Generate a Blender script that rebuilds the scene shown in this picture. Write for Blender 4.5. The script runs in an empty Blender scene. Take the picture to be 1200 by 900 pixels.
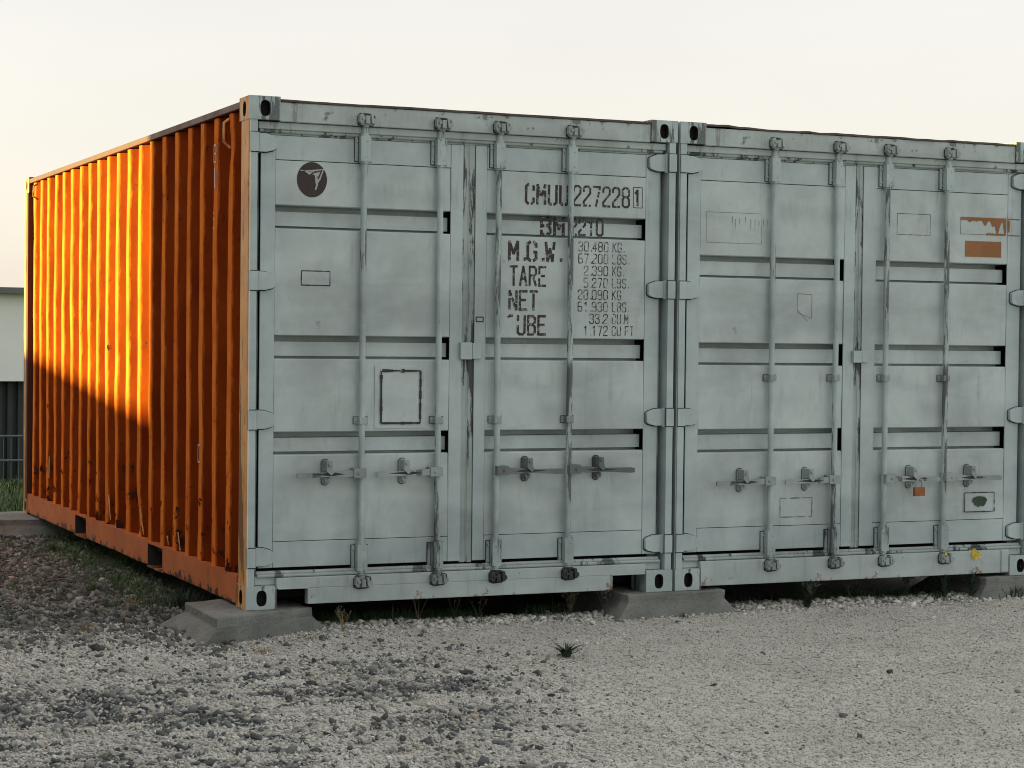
import bpy, math, random
import numpy as np
from mathutils import Vector, noise, Matrix

random.seed(7); rng = np.random.default_rng(7)
scene = bpy.context.scene
COL = scene.collection

# ------------------------------------------------------------------ camera, sky, sun, exposure
BASE = 0.13                       # container underside above the gravel
cam_d = bpy.data.cameras.new("camera")
cam = bpy.data.objects.new("camera", cam_d); COL.objects.link(cam)
rt = Vector((0.91357865, -0.40651993, 0.01075195)); up = Vector((-0.00122981, 0.02367755, 0.99971889))
fw = Vector((0.40666023, 0.91333505, -0.02113136))
m = Matrix((rt, up, -fw)).transposed().to_4x4()
m.translation = Vector((-2.90766718, -9.7995905, 1.37016242 + BASE))
cam.matrix_world = m
cam_d.sensor_width = 36.0; cam_d.lens = 2364.23418 / 1200 * 36.0
cam_d.clip_start = 0.05; cam_d.clip_end = 3000
scene.camera = cam

SUN = Vector((-1.0, 0.5, 0.19)).normalized()          # towards the sun
w = bpy.data.worlds.new("World"); scene.world = w; w.use_nodes = True
nt = w.node_tree; nt.nodes.clear()
wo = nt.nodes.new('ShaderNodeOutputWorld'); bg = nt.nodes.new('ShaderNodeBackground')
sky = nt.nodes.new('ShaderNodeTexSky'); sky.sky_type = 'NISHITA'; sky.sun_disc = False
sky.sun_elevation = math.asin(SUN.z); sky.sun_rotation = math.atan2(SUN.x, SUN.y)
sky.dust_density = 2.0; sky.air_density = 1.0; sky.altitude = 50
veil = nt.nodes.new('ShaderNodeMix'); veil.data_type = 'RGBA'
veil.inputs[0].default_value = 0.55                    # thin bright evening veil of high cloud
veil.inputs[7].default_value = (7.4, 6.75, 6.25, 1)
tc = nt.nodes.new('ShaderNodeTexCoord'); mpw = nt.nodes.new('ShaderNodeMapping'); mpw.inputs['Scale'].default_value = (1, 1, 3.5)
cl = nt.nodes.new('ShaderNodeTexNoise'); cl.inputs['Scale'].default_value = 3.0; cl.inputs['Detail'].default_value = 5
mrw = nt.nodes.new('ShaderNodeMapRange'); mrw.inputs[1].default_value = 0.3; mrw.inputs[2].default_value = 0.7; mrw.inputs[3].default_value = 0.95; mrw.inputs[4].default_value = 1.02
mulw = nt.nodes.new('ShaderNodeVectorMath'); mulw.operation = 'SCALE'
nt.links.new(tc.outputs['Generated'], mpw.inputs[0]); nt.links.new(mpw.outputs[0], cl.inputs['Vector']); nt.links.new(cl.outputs['Fac'], mrw.inputs[0])
nt.links.new(sky.outputs[0], veil.inputs[6]); nt.links.new(veil.outputs[2], mulw.inputs[0]); nt.links.new(mrw.outputs[0], mulw.inputs['Scale'])
nt.links.new(mulw.outputs[0], bg.inputs[0])
bg.inputs[1].default_value = 0.055
nt.links.new(bg.outputs[0], wo.inputs[0])

sl = bpy.data.lights.new("sun", 'SUN'); sl.energy = 4.9; sl.angle = math.radians(0.75); sl.color = (1.0, 0.84, 0.26)
so = bpy.data.objects.new("sun", sl); so.rotation_euler = SUN.to_track_quat('Z', 'Y').to_euler(); COL.objects.link(so)
so.location = (-20, 10, 12)
scene.view_settings.view_transform = 'Standard'; scene.view_settings.look = 'None'
scene.view_settings.exposure = 1.78; scene.view_settings.gamma = 1.0
scene.cycles.max_bounces = 6; scene.cycles.filter_width = 1.0

# ------------------------------------------------------------------ helpers
def tag(o, label=None, cat=None, group=None, kind=None):
    if label: o['label'] = label
    if cat: o['category'] = cat
    if group: o['group'] = group
    if kind: o['kind'] = kind
    return o

def empty(name, loc, parent=None):
    o = bpy.data.objects.new(name, None); COL.objects.link(o); o.location = loc
    o.empty_display_size = 0.2
    if parent: o.parent = parent
    return o

class MB:
    def __init__(s): s.v = []; s.f = []; s.m = []
    def add(s, vs, fs, mi=0):
        b = len(s.v); s.v += [tuple(p) for p in vs]
        for f in fs: s.f.append(tuple(i + b for i in f)); s.m.append(mi)
    def box(s, x0, x1, y0, y1, z0, z1, mi=0):
        x0, x1 = min(x0, x1), max(x0, x1); y0, y1 = min(y0, y1), max(y0, y1); z0, z1 = min(z0, z1), max(z0, z1)
        s.add([(x0,y0,z0),(x1,y0,z0),(x1,y1,z0),(x0,y1,z0),(x0,y0,z1),(x1,y0,z1),(x1,y1,z1),(x0,y1,z1)],
              [(0,3,2,1),(4,5,6,7),(0,1,5,4),(1,2,6,5),(2,3,7,6),(3,0,4,7)], mi)
    def prism_xz(s, pts, y0, y1, mi=0):      # pts counter-clockwise seen from -y (x right, z up)
        n = len(pts)
        a = sum(pts[i][0]*pts[(i+1)%n][1]-pts[(i+1)%n][0]*pts[i][1] for i in range(n))
        if a < 0: pts = pts[::-1]
        vs = [(x, y0, z) for x, z in pts] + [(x, y1, z) for x, z in pts]
        fs = [tuple(range(n)), tuple(range(2*n-1, n-1, -1))] + [(i, i+n, (i+1)%n+n, (i+1)%n) for i in range(n)]
        s.add(vs, fs, mi)
    def cyl(s, p0, p1, r, n=12, r1=None, mi=0, cap=True):
        p0, p1 = Vector(p0), Vector(p1); r1 = r if r1 is None else r1
        d = (p1-p0).normalized(); a = d.orthogonal().normalized(); b = d.cross(a)
        vs = []
        for p, rr in ((p0, r), (p1, r1)):
            vs += [p + (a*math.cos(t) + b*math.sin(t))*rr for t in [2*math.pi*i/n for i in range(n)]]
        fs = [(i, (i+1)%n, (i+1)%n+n, i+n) for i in range(n)]
        if cap: fs += [tuple(range(n-1, -1, -1)), tuple(range(n, 2*n))]
        s.add(vs, fs, mi)
    def tube(s, pts, r, n=8, mi=0):
        pts = [Vector(p) for p in pts]; rs = r if isinstance(r, (list, tuple)) else [r]*len(pts)
        vs = []; a = None
        for i, p in enumerate(pts):
            d = (pts[min(i+1, len(pts)-1)] - pts[max(i-1, 0)]).normalized()
            a = d.orthogonal().normalized() if a is None else (a - d*a.dot(d)).normalized()
            b = d.cross(a)
            vs += [p + (a*math.cos(t) + b*math.sin(t))*rs[i] for t in [2*math.pi*k/n for k in range(n)]]
        fs = []
        for i in range(len(pts)-1):
            for k in range(n):
                fs.append((i*n+k, i*n+(k+1)%n, (i+1)*n+(k+1)%n, (i+1)*n+k))
        fs += [tuple(range(n-1, -1, -1)), tuple(range((len(pts)-1)*n, len(pts)*n))]
        s.add(vs, fs, mi)
    def build(s, name, mats, parent=None, bevel=0, smooth=None, seg=2):
        me = bpy.data.meshes.new(name); me.from_pydata(s.v, [], s.f)
        if not isinstance(mats, (list, tuple)): mats = [mats]
        for mm in mats: me.materials.append(mm)
        if len(mats) > 1: me.polygons.foreach_set('material_index', s.m)
        if smooth is not None:
            me.polygons.foreach_set('use_smooth', [True]*len(s.f))
            me.set_sharp_from_angle(angle=math.radians(smooth))
        me.update()
        o = bpy.data.objects.new(name, me); COL.objects.link(o)
        if parent: o.parent = parent
        if bevel:
            b = o.modifiers.new('bevel', 'BEVEL'); b.width = bevel; b.segments = seg; b.limit_method = 'ANGLE'
            b.angle_limit = math.radians(40); b.harden_normals = False
        return o

def split_build(bm, name, mats, parent, **k):
    """build every loose piece of bm as an object of its own"""
    par = list(range(len(bm.v)))
    def fd(i):
        while par[i] != i: par[i] = par[par[i]]; i = par[i]
        return i
    for f in bm.f:
        for i in f[1:]: par[fd(i)] = fd(f[0])
    gr = {}
    for f, mi in zip(bm.f, bm.m): gr.setdefault(fd(f[0]), []).append((f, mi))
    for fs in gr.values():
        o = MB(); idx = {}
        for f, mi in fs:
            for i in f:
                if i not in idx: idx[i] = len(o.v); o.v.append(bm.v[i])
            o.f.append(tuple(idx[i] for i in f)); o.m.append(mi)
        o.build(name, mats, parent, **k)

# ------------------------------------------------------------------ materials
def mat(name):
    mt = bpy.data.materials.new(name); mt.use_nodes = True
    n = mt.node_tree; n.nodes.clear()
    out = n.nodes.new('ShaderNodeOutputMaterial'); p = n.nodes.new('ShaderNodeBsdfPrincipled')
    n.links.new(p.outputs[0], out.inputs[0])
    return mt, n, p
def N(n, t, **k):
    x = n.nodes.new(t)
    for a, b in k.items(): setattr(x, a, b)
    return x
def coords(n, scale=(1, 1, 1), kind='obj'):
    if kind == 'obj': t = N(n, 'ShaderNodeTexCoord'); o = t.outputs['Object']
    else: t = N(n, 'ShaderNodeNewGeometry'); o = t.outputs['Position']
    mp = N(n, 'ShaderNodeMapping'); mp.inputs['Scale'].default_value = scale
    n.links.new(o, mp.inputs[0]); return mp.outputs[0]
def noi(n, vec, scale, detail=6, rough=0.6, dist=0):
    x = N(n, 'ShaderNodeTexNoise'); x.inputs['Scale'].default_value = scale; x.inputs['Detail'].default_value = detail
    x.inputs['Roughness'].default_value = rough; x.inputs['Distortion'].default_value = dist
    n.links.new(vec, x.inputs['Vector']); return x.outputs['Fac']
def ramp(n, fac, stops, interp='LINEAR'):
    r = N(n, 'ShaderNodeValToRGB'); r.color_ramp.interpolation = interp
    els = r.color_ramp.elements
    while len(els) < len(stops): els.new(0.5)
    for e, (p, c) in zip(els, stops):
        e.position = p; e.color = (c, c, c, 1) if isinstance(c, (int, float)) else (*c, 1)
    n.links.new(fac, r.inputs[0]); return r.outputs[0]
def mix(n, fac, a, b, blend='MIX'):
    x = N(n, 'ShaderNodeMix', data_type='RGBA', blend_type=blend)
    for i, v in ((0, fac), (6, a), (7, b)):
        if isinstance(v, (int, float)): x.inputs[i].default_value = v
        elif isinstance(v, tuple): x.inputs[i].default_value = (*v, 1)
        else: n.links.new(v, x.inputs[i])
    return x.outputs[2]
def math_(n, op, a, b=0.0, c=None):
    x = N(n, 'ShaderNodeMath', operation=op)
    for i, v in enumerate((a, b) if c is None else (a, b, c)):
        if isinstance(v, (int, float)): x.inputs[i].default_value = v
        else: n.links.new(v, x.inputs[i])
    return x.outputs[0]
def bump(n, p, h, strength=0.3, dist=0.01, prev=None):
    b = N(n, 'ShaderNodeBump'); b.inputs['Strength'].default_value = strength; b.inputs['Distance'].default_value = dist
    n.links.new(h, b.inputs['Height'])
    if prev: n.links.new(prev, b.inputs['Normal'])
    n.links.new(b.outputs[0], p.inputs['Normal']); return b.outputs[0]

def paint(name, base, dark, rust_amt=0.5, rust=(0.10, 0.045, 0.025), rough=0.45, speck=0.7, streak=0.5, under=None,
          grime_and_shade=(0.05, 0.055, 0.055), flake=(0.0, 0.0), spec=0.5, rthr=0.66, low=None, ridge=None):
    mt, n, p = mat(name); p.inputs['Specular IOR Level'].default_value = spec
    v = coords(n, (1, 1, 1)); vs = coords(n, (1, 1, 0.12)); vh = coords(n, (0.35, 1, 1))
    c = mix(n, ramp(n, noi(n, v, 1.7, 4), [(0.38, 0.0), (0.66, 1.0)]), base, dark)
    c = mix(n, math_(n, 'MULTIPLY', ramp(n, noi(n, coords(n, (1, 1, 0.5)), 6.5, 6, 0.7, 0.8), [(0.46, 0.0), (0.72, 1.0)]), 0.55), c, dark)
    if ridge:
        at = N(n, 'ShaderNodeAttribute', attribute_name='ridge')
        wear_and_sheen = math_(n, 'ADD', at.outputs['Fac'], math_(n, 'MULTIPLY', math_(n, 'SUBTRACT', noi(n, coords(n, (1, 1, 0.25)), 40, 5, 0.7), 0.5), 0.5))
        wear_and_sheen = ramp(n, wear_and_sheen, [(0.42, 0.0), (0.72, 1.0)])  # rubbed paint on the ridges, with grazing sky sheen put into their colour
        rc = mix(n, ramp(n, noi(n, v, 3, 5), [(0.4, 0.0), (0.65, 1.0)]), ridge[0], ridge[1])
        c = mix(n, wear_and_sheen, c, rc)
    # broad brushed-over variation
    if not ridge: c = mix(n, math_(n, 'MULTIPLY', ramp(n, noi(n, vh, 5, 5, 0.6, 0.6), [(0.42, 0.0), (0.7, 1.0)]), 0.35), c,
            tuple(min(1, x*1.22) for x in base))
    # vertical dirt streaks
    st = ramp(n, noi(n, vs, 22, 5, 0.65), [(0.54, 0.0), (0.75, 1.0)])
    msk = ramp(n, noi(n, v, 2.4, 3), [(0.45, 0.0), (0.7, 1.0)])
    c = mix(n, math_(n, 'MULTIPLY', math_(n, 'MULTIPLY', st, msk), streak), c, grime_and_shade)
    # small chips
    ch = ramp(n, noi(n, v, 55, 5, 0.75), [(0.675, 0.0), (0.695, 1.0)], 'LINEAR')
    cm = ramp(n, noi(n, v, 3.1, 3, 0.6), [(0.5, 0.0), (0.62, 1.0)])
    chips = math_(n, 'MULTIPLY', ch, cm)
    c = mix(n, math_(n, 'MULTIPLY', chips, speck), c, grime_and_shade)
    # bigger rust blooms
    rn = noi(n, v, 9 if low else 6, 8, 0.72)
    if low:
        sx = N(n, 'ShaderNodeSeparateXYZ'); n.links.new(v, sx.inputs[0])
        lz = N(n, 'ShaderNodeMapRange'); lz.inputs[1].default_value = low[0]; lz.inputs[2].default_value = low[1]
        lz.inputs[3].default_value = low[2]; lz.inputs[4].default_value = 0.0
        n.links.new(sx.outputs[2], lz.inputs[0]); rn = math_(n, 'ADD', rn, lz.outputs[0])
    r1 = ramp(n, rn, [(rthr, 0.0), (rthr+0.03, 1.0)])
    c = mix(n, math_(n, 'MULTIPLY', r1, rust_amt), c, rust)
    if under:
        u = ramp(n, noi(n, vs, 9, 8, 0.72), [(0.60 - flake[0], 0.0), (0.63 - flake[0], 1.0)])
        c = mix(n, math_(n, 'MULTIPLY', u, flake[1]), c, under)
    n.links.new(c, p.inputs['Base Color'])
    rr = ramp(n, noi(n, v, 4, 5), [(0.3, rough-0.06), (0.7, rough+0.14)])
    n.links.new(rr, p.inputs['Roughness'])
    h = math_(n, 'SUBTRACT', math_(n, 'MULTIPLY', noi(n, v, 38, 4), 0.35), math_(n, 'MULTIPLY', chips, 0.3))
    bump(n, p, h, 0.35, 0.004)
    return mt

GREY = (0.45, 0.555, 0.565); GREYD = (0.31, 0.39, 0.405)
M = {}
M['grey'] = paint('grey_green_paint', GREY, GREYD, rust_amt=0.25, rough=0.42)
M['grey_panel'] = paint('grey_green_panel_paint', (0.49, 0.59, 0.59), (0.32, 0.385, 0.395), rust_amt=0.35, rthr=0.69, rough=0.36, speck=0.85, streak=0.45)
M['grey_worn'] = paint('worn_grey_paint', (0.45, 0.56, 0.56), (0.26, 0.33, 0.335), rust_amt=0.7, rough=0.5, speck=0.9, streak=0.8,
                       under=(0.035, 0.04, 0.042), flake=(0.06, 0.8))
M['gasket'] = paint('painted_over_rubber', (0.40, 0.48, 0.47), (0.26, 0.31, 0.31), rust_amt=0.2, rough=0.6, speck=1, streak=0.7,
                    under=(0.04, 0.05, 0.052), flake=(0.05, 0.85))
M['header'] = paint('weathered_header_paint', (0.42, 0.51, 0.505), (0.23, 0.265, 0.265), rust_amt=0.7, rough=0.5, speck=0.9, streak=1.0,
                    under=(0.11, 0.095, 0.085), flake=(-0.01, 0.5), rust=(0.09, 0.065, 0.055), low=(2.578, 2.525, 0.13), rthr=0.62)
M['sill'] = paint('weathered_sill_paint', (0.45, 0.55, 0.545), (0.31, 0.37, 0.37), low=(0.02, 0.07, 0.06), rthr=0.64, rust_amt=0.8, rough=0.5, speck=0.9, streak=0.6,
                  rust=(0.24, 0.09, 0.03))
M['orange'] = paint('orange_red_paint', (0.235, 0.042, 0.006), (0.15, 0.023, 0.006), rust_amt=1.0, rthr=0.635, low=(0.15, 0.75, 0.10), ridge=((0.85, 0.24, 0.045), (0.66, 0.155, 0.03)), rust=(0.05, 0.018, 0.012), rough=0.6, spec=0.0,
                    speck=1.0, streak=0.5, grime_and_shade=(0.055, 0.018, 0.012))
M['orange_rail'] = paint('orange_rail_paint', (0.60, 0.16, 0.03), (0.46, 0.11, 0.025), rust_amt=1.0, low=(0.015, 0.075, 0.16), rthr=0.63, rust=(0.05, 0.022, 0.014), rough=0.5,
                    speck=0.8, streak=0.4, grime_and_shade=(0.10, 0.03, 0.015))
M['ridge'] = paint('rubbed_paint_and_sheen', (0.74, 0.215, 0.045), (0.62, 0.15, 0.03), rust_amt=0.7, rust=(0.05, 0.018, 0.012), rough=0.5, spec=0.3,
                    speck=0.7, streak=0.4, grime_and_shade=(0.16, 0.05, 0.015))
M['ochre'] = paint('faded_ochre_paint', (0.85, 0.45, 0.15), (0.62, 0.27, 0.08), rust_amt=0.9, rust=(0.07, 0.03, 0.018), rough=0.45,
                    speck=1.0, streak=0.9, grime_and_shade=(0.10, 0.04, 0.02), under=(0.13, 0.05, 0.02), flake=(0.09, 0.85))
M['edge_highlight'] = paint('cream_edge_highlight', (0.80, 0.72, 0.60), (0.60, 0.50, 0.38), rust_amt=0.5, rough=0.5)  # light caught by the post edge, put in as cream colour
M['brown_post'] = paint('brown_paint_and_shade', (0.10, 0.022, 0.012), (0.07, 0.016, 0.01), rust_amt=0.6, rough=0.5)

def plain(name, col, rough=0.6, var=0.25, scale=12, bmp=0.2, metal=0):
    mt, n, p = mat(name); v = coords(n)
    c = mix(n, ramp(n, noi(n, v, scale, 6), [(0.35, 0.0), (0.65, 1.0)]), col, tuple(x*(1-var) for x in col))
    n.links.new(c, p.inputs['Base Color']); p.inputs['Roughness'].default_value = rough; p.inputs['Metallic'].default_value = metal
    bump(n, p, noi(n, v, scale*4, 4), bmp, 0.004)
    return mt
M['grime_and_shade'] = plain('grime_and_painted_shade', (0.035, 0.045, 0.047), 0.8)  # grime on plate edges, also painted shade round hardware and in fork pockets
M['hole'] = plain('painted_hole_shade', (0.02, 0.02, 0.02), 0.9)  # near-black, paints the shade inside castings and behind the doors
M['iron'] = paint('worn_hardware_paint', (0.36, 0.43, 0.43), (0.14, 0.175, 0.18), rust_amt=0.6, rough=0.42, speck=1.0, streak=0.7,
                  under=(0.03, 0.032, 0.033), flake=(0.03, 0.75))
M['greasy'] = paint('greasy_worn_hardware', (0.16, 0.195, 0.195), (0.05, 0.06, 0.062), rust_amt=0.7, rough=0.4, speck=1.0, streak=0.7)
M['gasket_worn'] = paint('flaking_painted_rubber', (0.38, 0.46, 0.45), (0.22, 0.27, 0.27), rust_amt=0.2, rough=0.6, speck=1, streak=0.9,
                    under=(0.022, 0.032, 0.034), flake=(0.065, 0.93))
M['black_iron'] = plain('black_greasy_iron', (0.035, 0.04, 0.042), 0.5, 0.5, 30)
M['roof_edge'] = paint('rusty_roof_sheet', (0.09, 0.07, 0.06), (0.05, 0.035, 0.03), rust_amt=0.9, rough=0.7)
M['brass'] = plain('rusty_brass', (0.36, 0.13, 0.035), 0.55, 0.4, 25)
M['residue'] = paint('brown_label_residue', (0.34, 0.15, 0.055), (0.17, 0.075, 0.03), rust_amt=0.5, rthr=0.6, rough=0.7)
M['white_decal'] = plain('white_decal', (0.62, 0.58, 0.54), 0.6, 0.2, 20)
M['logo_dark'] = plain('dark_brown_emblem', (0.028, 0.014, 0.013), 0.5, 0.3, 20)
M['logo_light'] = plain('pale_emblem', (0.42, 0.48, 0.47), 0.5, 0.25, 40)
M['green_residue'] = plain('green_residue', (0.05, 0.085, 0.06), 0.8, 0.4, 60)
M['flake'] = plain('bare_primer_flake', (0.75, 0.48, 0.22), 0.5, 0.35, 30)

def letter_mat(name='worn_stencil_ink', t=0.54):
    mt, n, p = mat(name); v = coords(n)
    f = ramp(n, noi(n, v, 60, 6, 0.7), [(t, 0.0), (t+0.08, 1.0)])
    c = mix(n, f, (0.018, 0.008, 0.009), (0.30, 0.34, 0.33))
    n.links.new(c, p.inputs['Base Color']); p.inputs['Roughness'].default_value = 0.5
    return mt
M['ink'] = letter_mat(); M['ink_worn'] = letter_mat('faded_stencil_ink', 0.48)
M['ink_faint'] = plain('faint_scribed_line', (0.13, 0.15, 0.148), 0.6, 0.3, 40)

def concrete():
    mt, n, p = mat('cast_concrete'); v = coords(n)
    c = mix(n, ramp(n, noi(n, v, 5, 6), [(0.35, 0.0), (0.65, 1.0)]), (0.24, 0.255, 0.235), (0.15, 0.165, 0.155))
    c = mix(n, ramp(n, noi(n, v, 90, 3, 0.7), [(0.6, 0.0), (0.68, 1.0)]), c, (0.08, 0.085, 0.08))
    n.links.new(c, p.inputs['Base Color']); p.inputs['Roughness'].default_value = 0.9
    bump(n, p, noi(n, v, 70, 6, 0.7), 0.6, 0.008); return mt
M['concrete'] = concrete()

def gravel_ground():
    mt, n, p = mat('crushed_gravel_ground')
    v = coords(n, kind='pos')
    at = N(n, 'ShaderNodeAttribute', attribute_name='zone')       # r: coarse dark zone, g: soil by the containers, b: grass land
    sp = N(n, 'ShaderNodeSeparateColor'); n.links.new(at.outputs['Color'], sp.inputs[0])
    g = noi(n, v, 95, 3, 0.75); g2 = noi(n, v, 28, 5, 0.7)
    fine = ramp(n, g, [(0.30, (0.30, 0.31, 0.28)), (0.42, (0.56, 0.57, 0.51)), (0.58, (0.66, 0.665, 0.60)), (0.7, (0.74, 0.745, 0.68))])
    fine = mix(n, ramp(n, noi(n, v, 0.8, 4), [(0.4, 0.0), (0.7, 0.5)]), fine, (0.44, 0.445, 0.40))
    dark = ramp(n, g2, [(0.35, (0.022, 0.032, 0.034)), (0.58, (0.09, 0.10, 0.10)), (0.70, (0.36, 0.36, 0.33))])
    soil = mix(n, ramp(n, g, [(0.50, 0.0), (0.62, 1.0)]), ramp(n, g2, [(0.35, (0.018, 0.024, 0.018)), (0.65, (0.06, 0.062, 0.05))]), (0.12, 0.13, 0.12))
    grass = ramp(n, g2, [(0.35, (0.03, 0.06, 0.015)), (0.65, (0.06, 0.11, 0.03))])
    fine = mix(n, ramp(n, noi(n, v, 1.9, 5, 0.65, 0.8), [(0.45, 0.0), (0.68, 0.35)]), fine, (0.36, 0.36, 0.325))
    c = mix(n, sp.outputs[0], fine, dark); c = mix(n, sp.outputs[1], c, soil); c = mix(n, sp.outputs[2], c, grass)
    n.links.new(c, p.inputs['Base Color']); p.inputs['Roughness'].default_value = 0.95
    p.inputs['Specular IOR Level'].default_value = 0.2
    h = math_(n, 'ADD', math_(n, 'MULTIPLY', g, 0.5), g2)
    bump(n, p, h, 0.9, 0.012); return mt
M['ground'] = gravel_ground()
def stone_mat(name, stops):
    mt, n, p = mat(name)
    g = N(n, 'ShaderNodeNewGeometry')
    c = ramp(n, g.outputs['Random Per Island'], stops, 'LINEAR')
    v = coords(n, kind='pos')
    c = mix(n, ramp(n, noi(n, v, 140, 3), [(0.35, 0.0), (0.65, 0.35)]), c, (0.20, 0.20, 0.185))
    c = mix(n, ramp(n, noi(n, v, 1.9, 5, 0.65, 0.8), [(0.45, 0.0), (0.68, 0.25)]), c, (0.30, 0.295, 0.26))
    n.links.new(c, p.inputs['Base Color']); p.inputs['Roughness'].default_value = 0.9
    p.inputs['Specular IOR Level'].default_value = 0.25
    return mt
M['pebble'] = stone_mat('pale_crushed_stone', [(0, (0.14, 0.15, 0.145)), (0.12, (0.42, 0.435, 0.40)), (0.5, (0.62, 0.63, 0.58)), (0.85, (0.67, 0.68, 0.635)), (1.0, (0.86, 0.87, 0.82))])
M['bed_stone'] = stone_mat('dark_mixed_stone', [(0, (0.02, 0.03, 0.032)), (0.4, (0.06, 0.075, 0.075)), (0.65, (0.14, 0.16, 0.155)), (0.86, (0.30, 0.32, 0.31)), (0.95, (0.26, 0.22, 0.17)), (1.0, (0.55, 0.57, 0.55))])
M['stone'] = stone_mat('mixed_track_stone', [(0, (0.02, 0.032, 0.036)), (0.33, (0.08, 0.10, 0.105)), (0.58, (0.24, 0.265, 0.26)), (0.8, (0.46, 0.475, 0.45)), (0.95, (0.42, 0.38, 0.30)), (1.0, (0.68, 0.67, 0.62))])
def leafmat(name, a, b):
    mt, n, p = mat(name); g = N(n, 'ShaderNodeNewGeometry')
    c = ramp(n, g.outputs['Random Per Island'], [(0, a), (1, b)])
    n.links.new(c, p.inputs['Base Color']); p.inputs['Roughness'].default_value = 0.6
    return mt
M['grass'] = leafmat('grass_blades', (0.028, 0.075, 0.018), (0.075, 0.14, 0.035))
M['dkgrass'] = leafmat('dark_weed_leaves', (0.015, 0.04, 0.022), (0.04, 0.08, 0.04))
M['dry'] = leafmat('dry_grass', (0.20, 0.16, 0.07), (0.38, 0.32, 0.16))
M['stalk'] = leafmat('dead_stalk', (0.05, 0.045, 0.035), (0.13, 0.11, 0.08))
M['yellow'] = leafmat('yellow_petals', (0.55, 0.42, 0.02), (0.75, 0.6, 0.05))

# ------------------------------------------------------------------ terrain
def sstep(a, b, x):
    t = min(1, max(0, (x-a)/(b-a))); return t*t*(3-2*t)
def gz(x, y):
    z = 0.012*noise.noise(Vector((x*0.7, y*0.7, 0))) + 0.008*noise.noise(Vector((x*2.5, y*2.5, 3)))
    if x < 1.0 and y > -1: z += (0.022*noise.noise(Vector((x*3, y*3, 7))) + 0.01) * sstep(1.0, -0.1, x)*sstep(-1, 1, y)
    if y > 0.05 and 0.1 < x < 5: z -= 0.02*sstep(0.05, 0.6, y)
    z -= 1.5*sstep(9.6, 24, y)
    z -= 0.0004*max(0, math.hypot(x, y)-40)
    return z
def axis(lo, hi, step, far):
    a = list(np.arange(lo, hi, step)); s = step; x = a[-1]
    while x < far: s *= 1.18; x += s; a.append(x)
    s = step; x = a[0]; pre = []
    while x > -far: s *= 1.18; x -= s; pre.append(x)
    return pre[::-1] + a
def zone(x, y):
    n1 = noise.noise(Vector((x*1.3, y*2.6, 1))) ; n2 = noise.noise(Vector((x*5, y*11, 5)))
    n3 = noise.noise(Vector((x*0.8, y*0.8, 9)))
    coarse = 1.0*sstep(0.30, -0.45, x - 0.35 - 0.14*(y+1.13) + 0.5*n3 + 0.3*n2) * sstep(0.0, 0.38, n1*0.7 + n2*0.6 + 0.16) * sstep(-0.55, -1.3, y - 0.2*x)
    soil = 0.0
    if x < 0.6 and y > -0.6: soil = sstep(-0.35, 0.45, y + 0.25*x + 0.3*n1) * (0.65 + 0.35*n2)
    if x > 0.0 and y > 0.05: soil = max(soil, sstep(0.08, 0.35, y + 0.1*n1))
    return coarse, min(1, max(0, soil)), sstep(6.3, 7.6, y + n1*0.5)
xs = axis(-3.2, 6.0, 0.045, 900); ys = axis(-5.4, 8.0, 0.045, 900)
V = [(x, y, gz(x, y)) for y in ys for x in xs]; nx = len(xs)
F = [(j*nx+i, j*nx+i+1, (j+1)*nx+i+1, (j+1)*nx+i) for j in range(len(ys)-1) for i in range(nx-1)]
me = bpy.data.meshes.new('ground'); me.from_pydata(V, [], F); me.polygons.foreach_set('use_smooth', [True]*len(F))
ca = me.color_attributes.new('zone', 'FLOAT_COLOR', 'POINT')
buf = np.ones((len(V), 4), np.float32)
for i, (x, y, z) in enumerate(V):
    buf[i, :3] = zone(x, y)
ca.data.foreach_set('color', buf.ravel()); me.materials.append(M['ground'])
ground = bpy.data.objects.new('ground', me); COL.objects.link(ground); tag(ground, kind='structure')

# loose stones: each one an irregular eight or twelve sided solid
def in_poly(px, py, poly):
    inside = np.zeros(len(px), bool); n = len(poly)
    for i in range(n):
        x1, y1 = poly[i]; x2, y2 = poly[(i+1) % n]
        c = ((y1 > py) != (y2 > py)) & (px < (x2-x1)*(py-y1)/(y2-y1+1e-12)+x1)
        inside ^= c
    return inside
OCT_V = np.array([(1,0,0),(0,1,0),(-1,0,0),(0,-1,0),(0,0,1),(0,0,-1)], float)
OCT_F = np.array([(0,1,4),(1,2,4),(2,3,4),(3,0,4),(1,0,5),(2,1,5),(3,2,5),(0,3,5)])
ph = (1+5**.5)/2
ICO_V = np.array([(-1,ph,0),(1,ph,0),(-1,-ph,0),(1,-ph,0),(0,-1,ph),(0,1,ph),(0,-1,-ph),(0,1,-ph),(ph,0,-1),(ph,0,1),(-ph,0,-1),(-ph,0,1)])/1.9
ICO_F = np.array([(0,11,5),(0,5,1),(0,1,7),(0,7,10),(0,10,11),(1,5,9),(5,11,4),(11,10,2),(10,7,6),(7,1,8),(3,9,4),(3,4,2),(3,2,6),(3,6,8),(3,8,9),(4,9,5),(2,4,11),(6,2,10),(8,6,7),(9,8,1)])
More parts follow.
